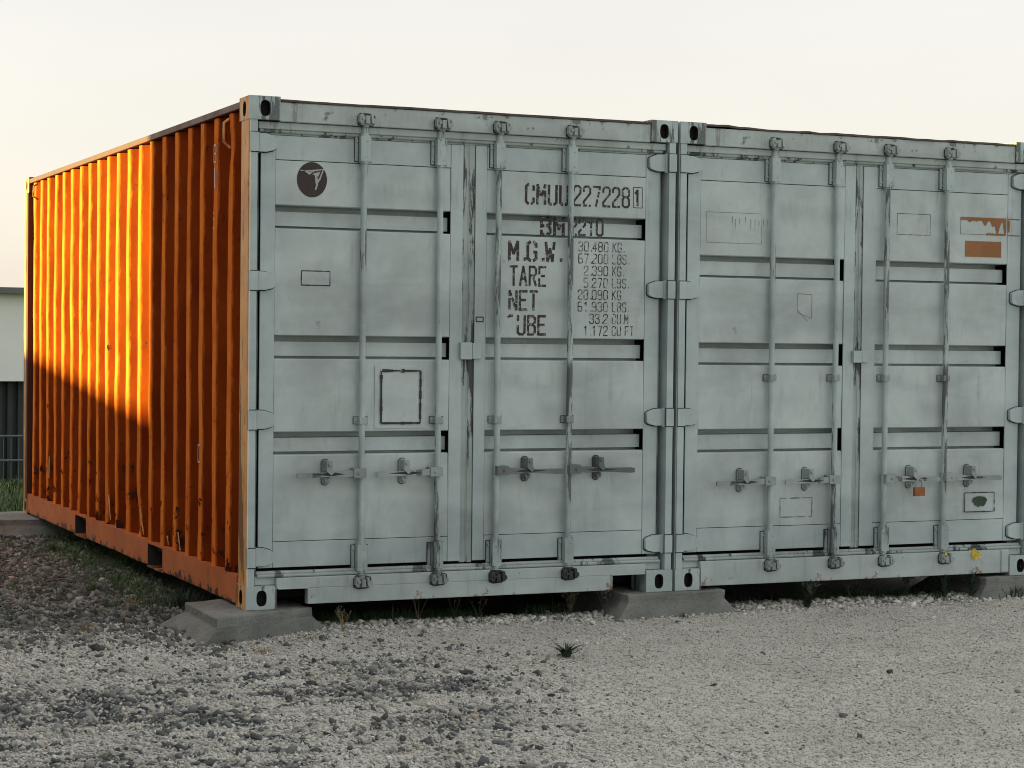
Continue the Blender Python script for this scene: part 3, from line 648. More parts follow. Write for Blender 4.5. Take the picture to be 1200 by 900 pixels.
def make_container(x0, kind, label):
    root = empty('shipping_container', (x0, 0, BASE)); tag(root, label, 'shipping container', 'shipping containers')
    A = kind == 'A'
    sidem = M['orange'] if A else M['grey']; sidepost = M['ochre'] if A else M['grey']
    for xs_ in (0, 1):
        for ys_ in (0, 1):
            for top in (0, 1):
                casting(root, xs_, ys_, top, [M['grey_worn'] if ys_ == 0 else M['brown_post'], sidepost if xs_ == 0 else M['grey_worn'], M['hole']])
    # corner posts
    for s in (0, 1):
        X = (lambda a: a) if s == 0 else (lambda a: W-a)
        b = MB(); z0, z1 = 0.118, H-0.118
        b.box(X(0.006), X(0.046), 0.006, 0.150, z0, z1, 0)
        b.box(X(0.001), X(0.006), 0.014, 0.085, z0, z1, 1); b.box(X(0.003), X(0.006), 0.085, 0.150, z0, z1, 1)
        if A and s == 0: b.box(0.0045, 0.0105, 0.0035, 0.013, z0, z1, 2)  # cream strip paints the highlight along the post edge
        b.box(X(0.046), X(0.090), 0.125, 0.150, z0, z1, 0)
        b.build('corner_post', [M['grey'], sidepost if s == 0 else M['roof_edge'], M['edge_highlight']], root, bevel=0.0025)
        b = MB(); b.box(X(0.0), X(0.10), L-0.15, L-0.004, z0, z1, 0); b.box(X(-0.0015), X(-0.0), L-0.09, L-0.006, z0, z1, 1)
        b.build('corner_post', [M['brown_post'] if A else M['grey'], sidepost], root)
    # header and rain lip
    b = MB(); b.box(0.162, W-0.162, 0.010, 0.10, 2.468, 2.566); b.box(0.057, W-0.057, 0.030, 0.10, 2.430, 2.466)
    b.build('door_header', M['header'], root, bevel=0.004)
    b = MB(); k = 60
    up_, lo_ = [], []
    amp = 0.003 if A else 0.010
    for i in range(k+1):
        x = 0.10+(W-0.20)*i/k; x = 0.165+(W-0.33)*i/k
        dz = amp*noise.noise(Vector((x*3.0+x0, 1, 0)))+amp*0.5*noise.noise(Vector((x*11+x0, 1, 3)))
        zz_ = 2.567+max(dz, -0.004)+(0.010*math.exp(-((x-0.28)/0.12)**2) if not A else 0)
        yy = 0.004+amp*0.6*noise.noise(Vector((x*6, 5, x0)))
        up_.append((x, yy, zz_+0.011)); lo_.append((x, yy, zz_))
    n_ = k+1
    vs = lo_+up_+[(p[0], 0.2, p[2]) for p in up_]+[(p[0], 0.2, p[2]) for p in lo_]
    fs = []
    for i in range(k): fs += [(i, i+1, n_+i+1, n_+i), (n_+i, n_+i+1, 2*n_+i+1, 2*n_+i), (2*n_+i, 2*n_+i+1, 3*n_+i+1, 3*n_+i), (3*n_+i, 3*n_+i+1, i+1, i)]
    b.add(vs, fs); b.box(0.07, W-0.07, 0.18, L-0.18, 2.552, 2.572)
    b.build('roof', M['roof_edge'], root)
    # gasket ridge above and below the doors
    b = MB()
    for zc, yb_, r in ((2.424, 0.050, 0.011), (0.178, 0.050, 0.012), (0.166, 0.030, 0.009)):
        b.tube([(x, yb_+0.003*noise.noise(Vector((x*5, zc, x0))), zc+0.002*noise.noise(Vector((x*4, 3, x0)))) for x in np.linspace(0.068, W-0.068, 40)], r, 8)
    split_build(b, 'door_gasket', M['gasket'] if A else M['gasket_worn'], root, smooth=60)
    b = MB(); b.box(0.066, W-0.066, 0.052, 0.075, 0.165, 0.184); b.box(0.066, W-0.066, 0.060, 0.075, 2.405, 2.43)
    split_build(b, 'door_gasket', M['gasket'], root)
    # sill
    b = MB()
    if A:
        pts = [(0.1635, 0.0985), (0.327, 0.0985), (0.327, 0.020), (2.068, 0.020), (2.068, 0.0985), (W-0.1635, 0.0985), (W-0.1635, 0.156), (0.1635, 0.156)]
        vs = pts; 
        b.box(0.1635, W-0.1635, 0.008, 0.05, 0.1005, 0.156); b.box(0.327, 2.068, 0.0078, 0.05, 0.018, 0.1004)
        for xx in (0.3270, 2.062): b.box(xx, xx+0.006, -0.002, 0.0077, 0.020, 0.098)
        b.box(0.170, 0.333, -0.002, 0.0077, 0.0985, 0.1045); b.box(2.062, 2.270, -0.002, 0.0077, 0.0985, 0.1045)
    else:
        b.box(0.1635, W-0.1635, 0.008, 0.05, 0.018, 0.156); b.box(2.215, 2.262, 0.000, 0.0078, 0.022, 0.154)
    b.box(0.057, W-0.057, 0.040, 0.10, 0.120, 0.164)
    b.build('door_sill', M['sill'], root, bevel=0.003)
    # inner backing and cargo floor, near-black as painted shade behind the door gaps
    b = MB(); b.box(0.075, W-0.075, 0.200, 0.206, 0.17, 2.44); b.box(0.05, W-0.05, 0.21, L-0.05, 0.105, 0.150)
    for yy in np.arange(0.3, L-0.2, 0.3): b.box(0.05, W-0.05, yy, yy+0.045, 0.02, 0.105)
    b.build('cargo_floor', M['hole'], root)
    # door leaves
    mid = 1.217 if A else 1.212
    gapw = 0.026 if A else 0.024
    for s in (0, 1):
        if A: stx = [(0.078, 0.157, 1.115, 1.187), (2.360, 2.273, 1.325, 1.258)][s]
        else: stx = [(0.082, 0.163, 1.110, 1.183), (2.362, 2.263, 1.330, 1.238)][s]
        so_, po, pi_, si = stx; b = MB(); z0, z1 = 0.204, 2.403
        b.box(so_, po-0.0015*(1 if s == 0 else -1), 0.0550, 0.063, z0, z1); b.box(si, pi_+0.0015*(1 if s == 0 else -1), 0.0548, 0.063, z0, z1)
        b.box(po, pi_, 0.0565, 0.066, 2.2805, z1-0.0005); b.box(po, pi_, 0.0565, 0.066, z0+0.0005, 0.3355)
        door = b.build('door', M['grey'], root, bevel=0.0025)
        seed = {'A': 3, 'B': 11}[kind]+s*5
        door_panel(door, min(po, pi_), max(po, pi_), kind, seed)
        for hz in (2.360, 1.663, 0.960, 0.262): hinge(door, s, hz)
        b = MB(); xa = 0.064 if s == 0 else W-0.064
        b.box(xa-0.004, xa+0.010, 0.088, 0.103, z0, z1); b.build('door_gasket', M['gasket'], door)
        rec = RECESS[kind]
        if A and s == 0:
            e = MB(); cx, cz = 0.350, 2.185
            flatpoly(e, [(cx+.081*math.cos(t), cz+.090*math.sin(t)) for t in [2*math.pi*i/40 for i in range(40)]], seed)
            e.build('emblem', M['logo_dark'], door)
            e = MB(); U = lambda pl: [(cx+(a-380)/252*.081, cz-(b_-450)/330*.090) for a, b_ in pl]
            for pl in ([(180,270),(240,285),(250,296),(190,292)], [(240,285),(580,240),(540,262),(390,300)], [(250,288),(390,310),(335,360),(270,310)],
                       [(335,345),(480,285),(540,265),(390,320)], [(380,345),(520,290),(480,400),(425,365)], [(580,240),(560,250),(495,430),(520,440)],
                       [(425,365),(450,380),(480,430),(440,520)], [(480,430),(525,435),(470,530),(440,520)], [(450,515),(485,520),(450,642),(430,635)]):
                flatpoly(e, U(pl), seed, 0.0022)
            e.build('emblem_figure', M['logo_light'], door)
            e = MB(); e.prism_xz([(.300, 1.649), (.448, 1.649), (.448, 1.716), (.300, 1.716)], PY-0.0035, PY+0.01); pl = e.build('blank_plate', M['grey_panel'], door, bevel=0.001)
            e = MB(); outline(e, .297, .451, 1.646, 1.719, .005, seed, 0.001, 0.4); e.build('plate_edge', M['grime_and_shade'], door)
            e = MB(); e.prism_xz([(.700, .91), (.985, .91), (.985, 1.235), (.700, 1.235)], PY-0.003, PY+0.01)
            e.prism_xz([(.735, .938), (.952, .938), (.952, 1.210), (.735, 1.210)], PY-0.0055, PY-0.003)
            for bx_, bz_ in ((.735, .94), (.84, .935), (.955, .94), (.955, 1.03), (.955, 1.12), (.955, 1.21), (.845, 1.213), (.735, 1.213), (.732, 1.12), (.732, 1.03)): bolt(e, bx_, PY-0.0055, bz_, .006, .004)
            hp = e.build('access_plate', M['grey_panel'], door, bevel=0.001)
            e = MB(); outline(e, .7345, .9525, .9375, 1.2105, .011, seed, 0.0115, 0.5); e.build('plate_edge', M['grime_and_shade'], door)
        if A and s == 1:
            LT = [('CMUU', 1.553, 1.800, 2.211, 2.111), ('227228', 1.836, 2.171, 2.214, 2.111), ('BM', 1.665, 1.795, 2.040, 1.950), ('2210', 1.838, 2.032, 2.038, 1.954),
                  ('M.G.W.', 1.457, 1.755, 1.903, 1.806), ('TARE', 1.464, 1.671, 1.771, 1.671), ('NET', 1.460, 1.622, 1.639, 1.541), ('cUBE', 1.450, 1.674, 1.507, 1.409)]
            for t, a, b_, c, d in LT: lettering(door, t, a, b_, c, d, 0.34 if len(t) != 6 or t[0] == 'M' else 0.30, rec, seed)
            lettering(door, '1', 2.205, 2.237, 2.205, 2.124, 0.42, rec, seed)
            e = MB(); outline(e, 2.198, 2.252, 2.110, 2.222, .004, seed, 0.0013, 0.2); e.build('lettering_frame', M['ink'], door)
            rows = [('30.480', 'KG.'), ('67.200', 'LBS.'), ('2.390', 'KG.'), ('5.270', 'LBS.'), ('28.090', 'KG'), ('61.930', 'LBS.'), ('33.2', 'CU.M'), ('1.172', 'CU FT')]
            for i, (a, b_) in enumerate(rows):
                zt = 1.914-0.0652*i; xe = 2.046; pt = 0.0345
                wid = (sum(0.45 if c == '.' else 1 for c in a)-0.34)*pt
                lettering(door, a, xe-wid, xe, zt, zt-0.050, 0.24, rec, seed, material=M['ink_worn'])
                wid = (sum(0.45 if c == '.' else (0.6 if c == ' ' else 1) for c in b_)-0.34)*0.031
                lettering(door, b_, 2.076, 2.076+wid, zt, zt-0.050, 0.24, rec, seed, material=M['ink_worn'])
        if not A and s == 0:
            e = MB(); outline(e, .703, .915, .385, .493, .004, seed, 0.0015, 0.8); e.build('plate_outline', M['ink_faint'], door)
            e = MB(); 
            for aa, bb in (((.80, 1.66), (.897, 1.655)), ((.897, 1.655), (.897, 1.52)), ((.897, 1.52), (.80, 1.55)), ((.80, 1.55), (.80, 1.66)), ((.80, 1.57), (.87, 1.50))):
                d = Vector(bb)-Vector(aa); n2 = Vector((-d.y, d.x)).normalized()*.0012
                flatpoly(e, [tuple(Vector(aa)-n2), tuple(Vector(bb)-n2), tuple(Vector(bb)+n2), tuple(Vector(aa)+n2)], seed)
            for i in range(9):
                xx = .36+i*.03+random.uniform(-.01, .01); zt = 2.075+random.uniform(-.01, .01); flatpoly(e, [(xx, zt-.03-.05*random.random()), (xx+.002, zt-.03), (xx+.003, zt), (xx, zt)], seed)
            outline(e, .20, .56, 1.935, 2.105, .0018, seed, 0.0013, 0.2)
            tag(e.build('scratch', M['ink_faint'], door), kind='stuff')
        if not A and s == 1:
            e = MB(); flatpoly(e, [(1.957, 1.902), (2.219, 1.902), (2.219, 1.996), (1.957, 1.996)], seed, 0.002); e.build('label_residue', M['residue'], door)
            e = MB(); xa, xb = 1.923, 2.255; zt = 2.137; k = 56
            for i in range(k):
                xl = xa+(xb-xa)*i/k; xr = xa+(xb-xa)*(i+1)/k
                def dl(x): 
                    g = 0.018+0.012*abs(noise.noise(Vector((x*40, 0, 0))))
                    for cx_, wd, dp in ((1.99, .012, .012), (2.10, .012, .03), (2.155, .012, .035), (2.19, .018, .078), (2.245, .010, .085)): g += dp*math.exp(-((x-cx_)/wd)**2)
                    return g
                flatpoly(e, [(xl, zt-dl(xl)), (xr, zt-dl(xr)), (xr, zt), (xl, zt)], seed, 0.002)
            for i in range(14):
                xl = 2.11+(2.25-2.11)*i/14; flatpoly(e, [(xl, 2.033), (xl+.0101, 2.033), (xl+.0101, 2.044+.012*abs(noise.noise(Vector((xl*50, 3, 0))))), (xl, 2.044+.01*abs(noise.noise(Vector((xl*50, 3, 0)))))], seed, 0.002)
            e.build('label_residue', M['residue'], door)
            e = MB(); 
            e.add([(2.264, .0532, 2.130), (2.350, .0532, 2.130), (2.350, .0532, 2.137), (2.264, .0532, 2.137)], [(0, 1, 2, 3)]); e.add([(2.264, .0532, 2.033), (2.350, .0532, 2.033), (2.350, .0532, 2.039), (2.264, .0532, 2.039)], [(0, 1, 2, 3)])
            e.add([(2.264, .0532, 2.06), (2.276, .0532, 2.05), (2.280, .0532, 2.12), (2.264, .0532, 2.13)], [(0, 1, 2, 3)])
            e.build('label_residue', M['residue'], door)
            e = MB(); outline(e, 1.923, 2.253, 2.036, 2.135, .0025, seed, 0.0012, 0.2); outline(e, 1.476, 1.706, 2.019, 2.141, .003, seed, 0.0012, 0.6); tag(e.build('scratch', M['ink_faint'], door), kind='stuff')
            e = MB(); e.prism_xz([(1.979, .386), (2.190, .386), (2.190, .496), (1.979, .496)], PY-0.004, PY+0.01); e.build('blank_plate', M['grey_panel'], door, bevel=0.001)
            e = MB(); outline(e, 1.977, 2.192, .384, .498, .005, seed, 0.0115, 0.5); e.build('plate_edge', M['grime_and_shade'], door)
            e = MB(); 
            flatpoly(e, [(2.085+.052*(1+.5*noise.noise(Vector((math.cos(t)*2, math.sin(t)*2, 4))))*math.cos(t), .448+.032*(1+.6*noise.noise(Vector((math.cos(t)*3, math.sin(t)*3, 8))))*math.sin(t)) for t in [2*math.pi*i/30 for i in range(30)]], seed, 0.0125)
            e.build('label_residue', M['green_residue'], door)
    # strip between the leaves, and the anti-rack box
    xa, xb = (1.189, 1.256) if A else (1.185, 1.236)
    b = MB(); b.box(xa, (xa+xb)/2-.004, 0.066, 0.10, 0.196, 2.412); b.box((xa+xb)/2+.004, xb, 0.062, 0.10, 0.196, 2.412)
    b.tube([((xa+xb)/2+0.003*noise.noise(Vector((z*4, x0, 0))), 0.072, z) for z in np.linspace(0.2, 2.41, 40)], 0.009, 8)
    split_build(b, 'door_gasket', M['gasket_worn'], root)
    b = MB()
    if A: b.box(1.171, 1.236, 0.028, 0.0547, 1.272, 1.362); b.box(1.240, 1.290, 0.034, 0.0547, 1.275, 1.358)
    else: b.box(1.168, 1.224, 0.028, 0.0547, 1.268, 1.338); b.box(1.228, 1.272, 0.034, 0.0547, 1.270, 1.335)
    b.build('lock_box', M['grey'], root, bevel=0.003)
    if A:
        b = MB(); outline(b, 1.268, 1.308, 1.473, 1.497, .006, 0, 0.005); 
        for i in range(len(b.v)): b.v[i] = (b.v[i][0], 0.0535, b.v[i][2])
        b.build('stamped_mark', M['logo_dark'], root)
    # locking bars
    if A: bars = [(0.622, -1, .360, .190), (1.045, -1, .355, .190), (1.381, 1, .385, .178), (1.806, 1, .385, .178)]; zh, zg = 0.684, 0.953
    else: bars = [(0.618, -1, .365, .185), (1.043, -1, .345, .180), (1.385, 1, .370, .190), (1.806, 1, .395, .185)]; zh, zg = 0.598, 1.180
    for i, (x, d, hl, ct) in enumerate(bars):
        locking_bar(root, x, zh, zg, d, kind, hl, ct, i)
    # side walls
    yk = [0.377, 0.660, 0.934, 1.203, 1.478, 1.766, 2.058, 2.352, 2.650, 2.941, 3.217, 3.500, 3.775, 4.060, 4.345, 4.626, 4.901, 5.185, 5.457, 5.720]
    XO, XI = 0.010, 0.046
    prof = [(0.120, XI)]
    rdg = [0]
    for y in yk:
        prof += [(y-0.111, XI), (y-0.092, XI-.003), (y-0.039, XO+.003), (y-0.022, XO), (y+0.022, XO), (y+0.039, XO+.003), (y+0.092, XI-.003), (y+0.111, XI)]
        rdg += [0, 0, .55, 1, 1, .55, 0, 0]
    prof += [(L-0.12, XI)]; rdg += [0]
    for s in (0, 1):
        zs = list(np.linspace(0.150, 2.535, 36 if (A and s == 0) else 2)); b = MB(); n = len(prof)
        def dd(y, z):
            if not (A and s == 0): return 0, 0
            a = 0.006*noise.noise(Vector((y*1.1, z*0.9, 2)))+0.004*noise.noise(Vector((y*4, z*3.5, 6)))
            a += 0.022*math.exp(-((y-2.4)/0.22)**2-((z-0.25)/0.15)**2)+0.015*math.exp(-((y-3.1)/0.10)**2-((z-0.25)/0.12)**2)+0.016*math.exp(-((y-0.45)/.1)**2-((z-2.35)/.12)**2)
            return a, 0.006*noise.noise(Vector((y*3, z*2.0, 12)))
        X = (lambda a: a) if s == 0 else (lambda a: W-a)
        vs = []
        for z in zs:
            for y, x in prof:
                a, c = dd(y, z); vs.append((X(x+a), y+c, z))
        fs = [(j*n+i, j*n+i+1, (j+1)*n+i+1, (j+1)*n+i) for j in range(len(zs)-1) for i in range(n-1)]
        fs = [(j*n+i, j*n+i+1, (j+1)*n+i+1, (j+1)*n+i) for j in range(len(zs)-1) for i in range(n-1)]
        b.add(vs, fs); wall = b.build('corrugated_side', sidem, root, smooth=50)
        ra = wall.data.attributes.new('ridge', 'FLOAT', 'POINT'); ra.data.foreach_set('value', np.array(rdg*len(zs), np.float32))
        if A and s == 0:
            e = MB()      # remains of vertical white marks on two of the ribs
            def sidequad(y0, y1, z0, z1, x=0.0075, bm=None): (bm or e).add([(x, y1, z0), (x, y0, z0), (x, y0, z1), (x, y1, z1)], [(0, 1, 2, 3)])
            yy = 0.660; t = 0.011
            for (z0, z1) in ((2.30, 2.40), ):
                for (a, b_, c, d) in ((yy-.026, yy+.026, z1-t, z1), (yy-.026, yy+.026, z0, z0+t), (yy-.026, yy+.026, (z0+z1)/2-t/2, (z0+z1)/2+t/2), (yy+.018, yy+.026, z0, z1), (yy-.026, yy-.018, z0, z1)): sidequad(a, b_, c, d)
            sidequad(yy-.002, yy+.012, 2.165, 2.275); sidequad(yy-.026, yy-.018, 2.165, 2.275)
            for z in (2.0, 2.03, 1.95, 1.87, 1.80): sidequad(yy+.015, yy+.027, z, z+.012)
            def MARK2(e, yy=0.934):
                for (a, b_, c, d) in ((yy+.018, yy+.027, .69, .79), (yy-.022, yy+.018, .781, .79), (yy-.022, yy+.018, .69, .699)): sidequad(a, b_, c, d, bm=e)
            tag(e.build('white_marking', M['white_decal'], wall), kind='stuff')
            e = MB(); MARK2(e)
            e.build('white_marking', M['white_decal'], wall)
            e = MB()
            for (yk_, z, h, u0, u1) in ((2.352, 0.175, 0.15, .15, .75), (3.217, 0.19, 0.16, .30, .70), (1.478, 0.165, 0.10, .2, .6), (5.185, 0.33, 0.16, .5, .65), (1.766, 0.17, 0.05, .1, .4)):
                k = 6; vs = []
                for i in range(k+1):
                    f = i/k; u = u0+(u1-u0)*f; wd = (0.20-0.13*f)*(1+.3*noise.noise(Vector((i*.9, yk_, 0))))
                    for sg in (-1, 1):
                        q_ = u+sg*wd; vs.append((XI-(XI-XO)*q_-0.004-0.016*(1-f)*(sg < 0), yk_-.10+.07*q_, z+h*f))
                e.add(vs, [(2*i, 2*i+1, 2*i+3, 2*i+2) for i in range(k)])
            split_build(e, 'peeled_flake', M['flake'], wall)
            for (yy, zz_, hh, dy) in ((0.41, 2.36, 0.15, .012), (5.60, 2.40, .12, 0.0)):
                e = MB(); e.tube([(0.012, yy, zz_+hh), (-0.018, yy-.01, zz_+hh*.85), (-0.022, yy-.02, zz_+hh*.2), (0.014, yy-.015, zz_)], 0.0075, 8)
                e.build('lashing_ring', M['ochre'], wall, smooth=60)
        # bottom rail with fork pockets, top rail
        b = MB(); p1, p2 = (1.70, 2.06), (3.78, 4.13)
        xr0, xr1 = X(0.003), X(0.050)
        segs = [(0.18, p1[0]), (p1[1], p2[0]), (p2[1], 5.28), (5.285, L-0.18)]
        for a, c in segs:
            k = max(2, int((c-a)/0.12)); 
            for sgn in (0,):
                vs = []; fsr = []
                for i in range(k+1):
                    y = a+(c-a)*i/k; o_ = 0.004*noise.noise(Vector((y*2, 1, 5))); zb = 0.014+0.006*noise.noise(Vector((y*4, 0, 2)))
                    vs += [(X(0.003+o_), y, zb), (X(0.003+o_), y, 0.158), (X(0.052), y, 0.158), (X(0.052), y, zb)]
                for i in range(k):
                    for j in range(4): fsr.append((4*i+j, 4*i+(j+1) % 4, 4*i+4+(j+1) % 4, 4*i+4+j))
                fsr += [(0, 1, 2, 3), (4*k+3, 4*k+2, 4*k+1, 4*k)]
                b.add(vs, fsr)
        for a, c in (p1, p2):
            b.box(xr0, xr1, a, c, 0.143, 0.157); b.box(X(0.0), X(0.10), a-.01, c+.01, 0.004, 0.013)
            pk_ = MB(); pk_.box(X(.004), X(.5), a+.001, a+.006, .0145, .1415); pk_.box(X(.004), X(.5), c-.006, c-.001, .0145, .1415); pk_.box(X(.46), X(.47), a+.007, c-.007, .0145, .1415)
            pk_.box(X(.054), X(.5), a+.007, c-.007, .137, .1415); pk_.build('fork_pocket', M['grime_and_shade'], root)  # near-black insides, the pocket's shade put in by colour
        b.build('bottom_rail', M['orange_rail'] if A else M['grey'], root)
        b = MB(); b.box(X(0.002), X(0.060), 0.18, L-0.18, 2.540, 2.576)
        b.build('top_rail', M['brown_post'] if A else M['grey'], root, bevel=0.004)  # dark brown puts the orange rail's shade into its colour
    # rear wall
    b = MB(); b.box(0.10, W-0.10, L-0.06, L-0.02, 0.0, 2.56); b.build('rear_wall', M['brown_post'] if A else M['grey'], root)
    return root

GAPX = 0.0181382419
make_container(0, 'A', 'container with corrugated orange side and a dark oval emblem on its grey doors')
make_container(W+GAPX, 'B', 'grey shipping container on the right, brown label residue and an orange padlock on its doors')

# padlock hanging on the third lock handle of the right container
xb = W+GAPX; px, pz = xb+1.600, BASE+0.553
pk = empty('padlock', (px, -0.02, pz-0.03)); tag(pk, 'rusty orange padlock hanging on the third locking handle of the right container', 'padlock')
b = MB(); b.box(-.034, .034, -.012, .012, -.030, .022); b.box(-.028, .028, -.013, -.012, -.022, .014)
b.build('lock_body', M['brass'], pk, bevel=0.004)
b = MB(); b.tube([(-.020, 0, .020), (-.020, 0, .050), (-.012, 0, .066), (0, 0, .071), (.012, 0, .066), (.020, 0, .050), (.020, 0, .020)], .005, 8)
b.build('shackle', M['iron'], pk, smooth=60)

# ------------------------------------------------------------------ plants
def blade(bm, x, y, z, h, lean, az, wdt, mi=0, segs=3):
    d = Vector((math.cos(az), math.sin(az), 0)); s = Vector((-d.y, d.x, 0)); vs = []
    for i in range(segs+1):
        f = i/segs; c = Vector((x, y, z)) + d*lean*h*f*f + Vector((0, 0, h*(f-0.25*lean*f*f))); ww = wdt*(1-f)**0.7
        if i == segs: vs.append(c)
        else: vs += [c-s*ww, c+s*ww]
    fs = [(2*i, 2*i+1, 2*i+3, 2*i+2) for i in range(segs-1)] + [(2*segs-2, 2*segs-1, 2*segs)]
    bm.add(vs, fs, mi)
def tuft(name, x, y, n, spread, h, material, label, cat='grass tuft', z=None, group=None, wdt=0.002, lean=(0.2, 1.1)):
    bm = MB(); z0 = gz(x, y) if z is None else z
    for i in range(n):
        r = spread*abs(random.gauss(0, .5)); t = random.uniform(0, 6.283)
        blade(bm, r*math.cos(t), r*math.sin(t), -0.005, h*random.uniform(.45, 1.1), random.uniform(*lean), t+random.gauss(0, .7), wdt*random.uniform(.7, 1.3))
    o = bm.build(name, material); o.location = (x, y, z0); tag(o, label, cat, group); return o
# sparse grass between the stones, under and along the containers
bm = MB()
def sprinkle(n, poly, h, dens):
    q = scatter(poly, n)
    for x, y in q:
        if noise.noise(Vector((x*2.2, y*1.6, 11))) < dens: continue
        for _ in range(5):
            blade(bm, x+random.gauss(0, .012), y+random.gauss(0, .012), gz(x, y), h*random.uniform(.4, 1.1), random.uniform(.2, 1.2), random.uniform(0, 6.28), 0.0018)
sprinkle(1100, [(-1.1, .9), (-.35, .4), (.15, .6), (.15, 6.6), (-.7, 6.6)], .06, 0.02)
sprinkle(1000, [(-.25, .7), (.1, .5), (.4, 1.2), (.4, 5.4), (-.12, 5.2)], .10, -0.15)
sprinkle(700, [(.5, .15), (2.0, .12), (2.0, .5), (.5, .6)], .07, -0.05)
sprinkle(700, [(2.95, .12), (4.5, .08), (4.6, .5), (2.95, .5)], .06, -0.1)
o = bm.build('grass', M['grass']); tag(o, 'sparse short green grass growing through the stones beside the containers', 'grass', kind='stuff')
bm = MB()
for x, y in scatter([(-3, 7.2), (2.5, 7.2), (4, 13), (-3, 13)], 9000):
    blade(bm, x, y, gz(x, y), random.uniform(.05, .18), random.uniform(.2, 1), random.uniform(0, 6.28), .006, 0, 2)
o = bm.build('grass', M['grass']); tag(o, 'bright green grass on the slope beyond the rear corner of the orange container', 'grass', kind='stuff')

bm = MB()
for x, y in [(random.uniform(.45, 4.7), random.gauss(.16, .07)) for _ in range(520)]:
    if noise.noise(Vector((x*3.2, 2, 7))) < 0.02: continue
    hh = random.uniform(.03, .13)
    for _ in range(3): blade(bm, x+random.gauss(0, .012), y+random.gauss(0, .012), gz(x, y), hh*random.uniform(.6, 1.1), random.uniform(.1, 1.0), random.uniform(0, 6.28), 0.0022)
o = bm.build('undergrowth', M['dkgrass']); tag(o, 'dark scraggly undergrowth along the shaded underside of the container doors', 'undergrowth', kind='stuff')
tuft('grass_tuft', -.15, 4.1, 130, .16, .10, M['grass'], 'bright green tuft in the stones by the rear half of the orange side', group='grass tufts in the stones')
tuft('grass_tuft', -.02, 3.1, 110, .14, .09, M['grass'], 'green tuft nearest the left fork pocket of the orange side', group='grass tufts in the stones')
tuft('grass_tuft', -.35, 1.9, 110, .10, .09, M['grass'], 'small upright green tuft among stones, between the yellowed tufts', group='grass tufts in the stones')
tuft('grass_tuft', -.72, .42, 150, .10, .045, M['dry'], 'straw-yellow dry tuft where the stones meet the fine gravel at left', group='grass tufts in the stones')
tuft('grass_tuft', -.42, .20, 60, .05, .04, M['grass'], 'tiny green tuft in front of the stone bed, right of the dry tuft', group='grass tufts in the stones')
tuft('grass_tuft', -.25, 1.35, 120, .16, .05, M['dry'], 'yellowed low tuft among the stones left of the front concrete block', group='grass tufts in the stones')
tuft('grass_tuft', -.03, 1.05, 150, .16, .15, M['dkgrass'], 'dark green tuft behind the front left concrete block', group='grass tufts in the stones', wdt=.003)
tuft('grass_tuft', -.07, -.55, 90, .07, .04, M['dry'], 'small yellow tuft on the gravel in front of the front left concrete block', group='grass tufts in the stones')
tuft('grass_tuft', .27, -.25, 60, .05, .035, M['dry'], 'faint yellow tuft just below the right end of the front left block', group='grass tufts in the stones')

def stalk_weed(name, x, y, h, n, material, label, heads=0.006, group=None, leaf=None, flower=None, spreadh=0.5):
    root = empty(name, (x, y, gz(x, y))); tag(root, label, 'weed', group)
    st = MB(); hd = MB(); lf = MB()
    for i in range(n):
        az = random.uniform(0, 6.28); ln = random.uniform(.1, spreadh); hh = h*random.uniform(.55, 1)
        pts = [Vector((math.cos(az)*ln*hh*f**1.4*.7, math.sin(az)*ln*hh*f**1.4*.7, hh*f)) for f in (0, .25, .5, .75, 1)]
        st.tube(pts, [.0022, .002, .0016, .0012, .0008], 5)
        for f in (0.55, .7, .82, .92):
            p = pts[0].lerp(pts[-1], f); a2 = random.uniform(0, 6.28); e_ = p+Vector((math.cos(a2)*.03, math.sin(a2)*.03, .03))*random.uniform(.5, 1)
            st.tube([p, e_], [.001, .0006], 4)
            if heads: hd.cyl(e_, e_+Vector((0, 0, heads*1.4)), heads*.5, 5, heads*.9)
        if heads: hd.cyl(pts[-1], pts[-1]+Vector((0, 0, heads*1.6)), heads*.5, 5, heads)
    st.build('stem', M['stalk'] if material is None else material, root)
    if heads and not flower: tag(hd.build('seed_head', M['stalk'], root), kind='stuff')
    if leaf:
        for i in range(leaf[0]):
            zz_ = random.uniform(0, h*leaf[2]); r = random.uniform(0, .02); t = random.uniform(0, 6.28)
            blade(lf, r*math.cos(t), r*math.sin(t), zz_, leaf[1]*random.uniform(.5, 1), random.uniform(.6, 1.6), t, leaf[1]*.12)
        lf.build('leaf', leaf[3], root)
    if flower:
        fl = MB()
        for i in range(flower):
            c = Vector((random.gauss(0, .016), random.gauss(0, .014), h+random.gauss(0, .013)))
            for k in range(5):
                t = 6.283*k/5+i; d = Vector((math.cos(t), random.uniform(-.6, .2), math.sin(t)))*.014; s_ = Vector((-math.sin(t), 0, math.cos(t)))*.006
                fl.add([c, c+d*.6-s_, c+d, c+d*.6+s_], [(0, 1, 2, 3)])
        fl.build('flower', M['yellow'], root)
    return root
stalk_weed('dry_weed', .97, .10, .25, 5, None, 'tall dry weed with dark seed heads under the second locking bar', heads=.007, group='dry weeds under the doors', spreadh=.7)
stalk_weed('dry_weed', 1.20, .16, .17, 3, None, 'thin dry weed right of the tallest one, below the gap between the left doors', group='dry weeds under the doors')
stalk_weed('dry_weed', 1.36, .2, .14, 3, None, 'short leaning dry weed below the third locking bar', group='dry weeds under the doors', spreadh=.8)
stalk_weed('dry_weed', 1.86, .10, .20, 6, None, 'bushy dry weed below the fourth locking bar of the left container', heads=.008, group='dry weeds under the doors', leaf=(24, .05, .8, M['stalk']))
stalk_weed('dry_weed', 2.05, .05, .17, 3, None, 'upright dark dry weed left of the middle concrete block', heads=.009, group='dry weeds under the doors')
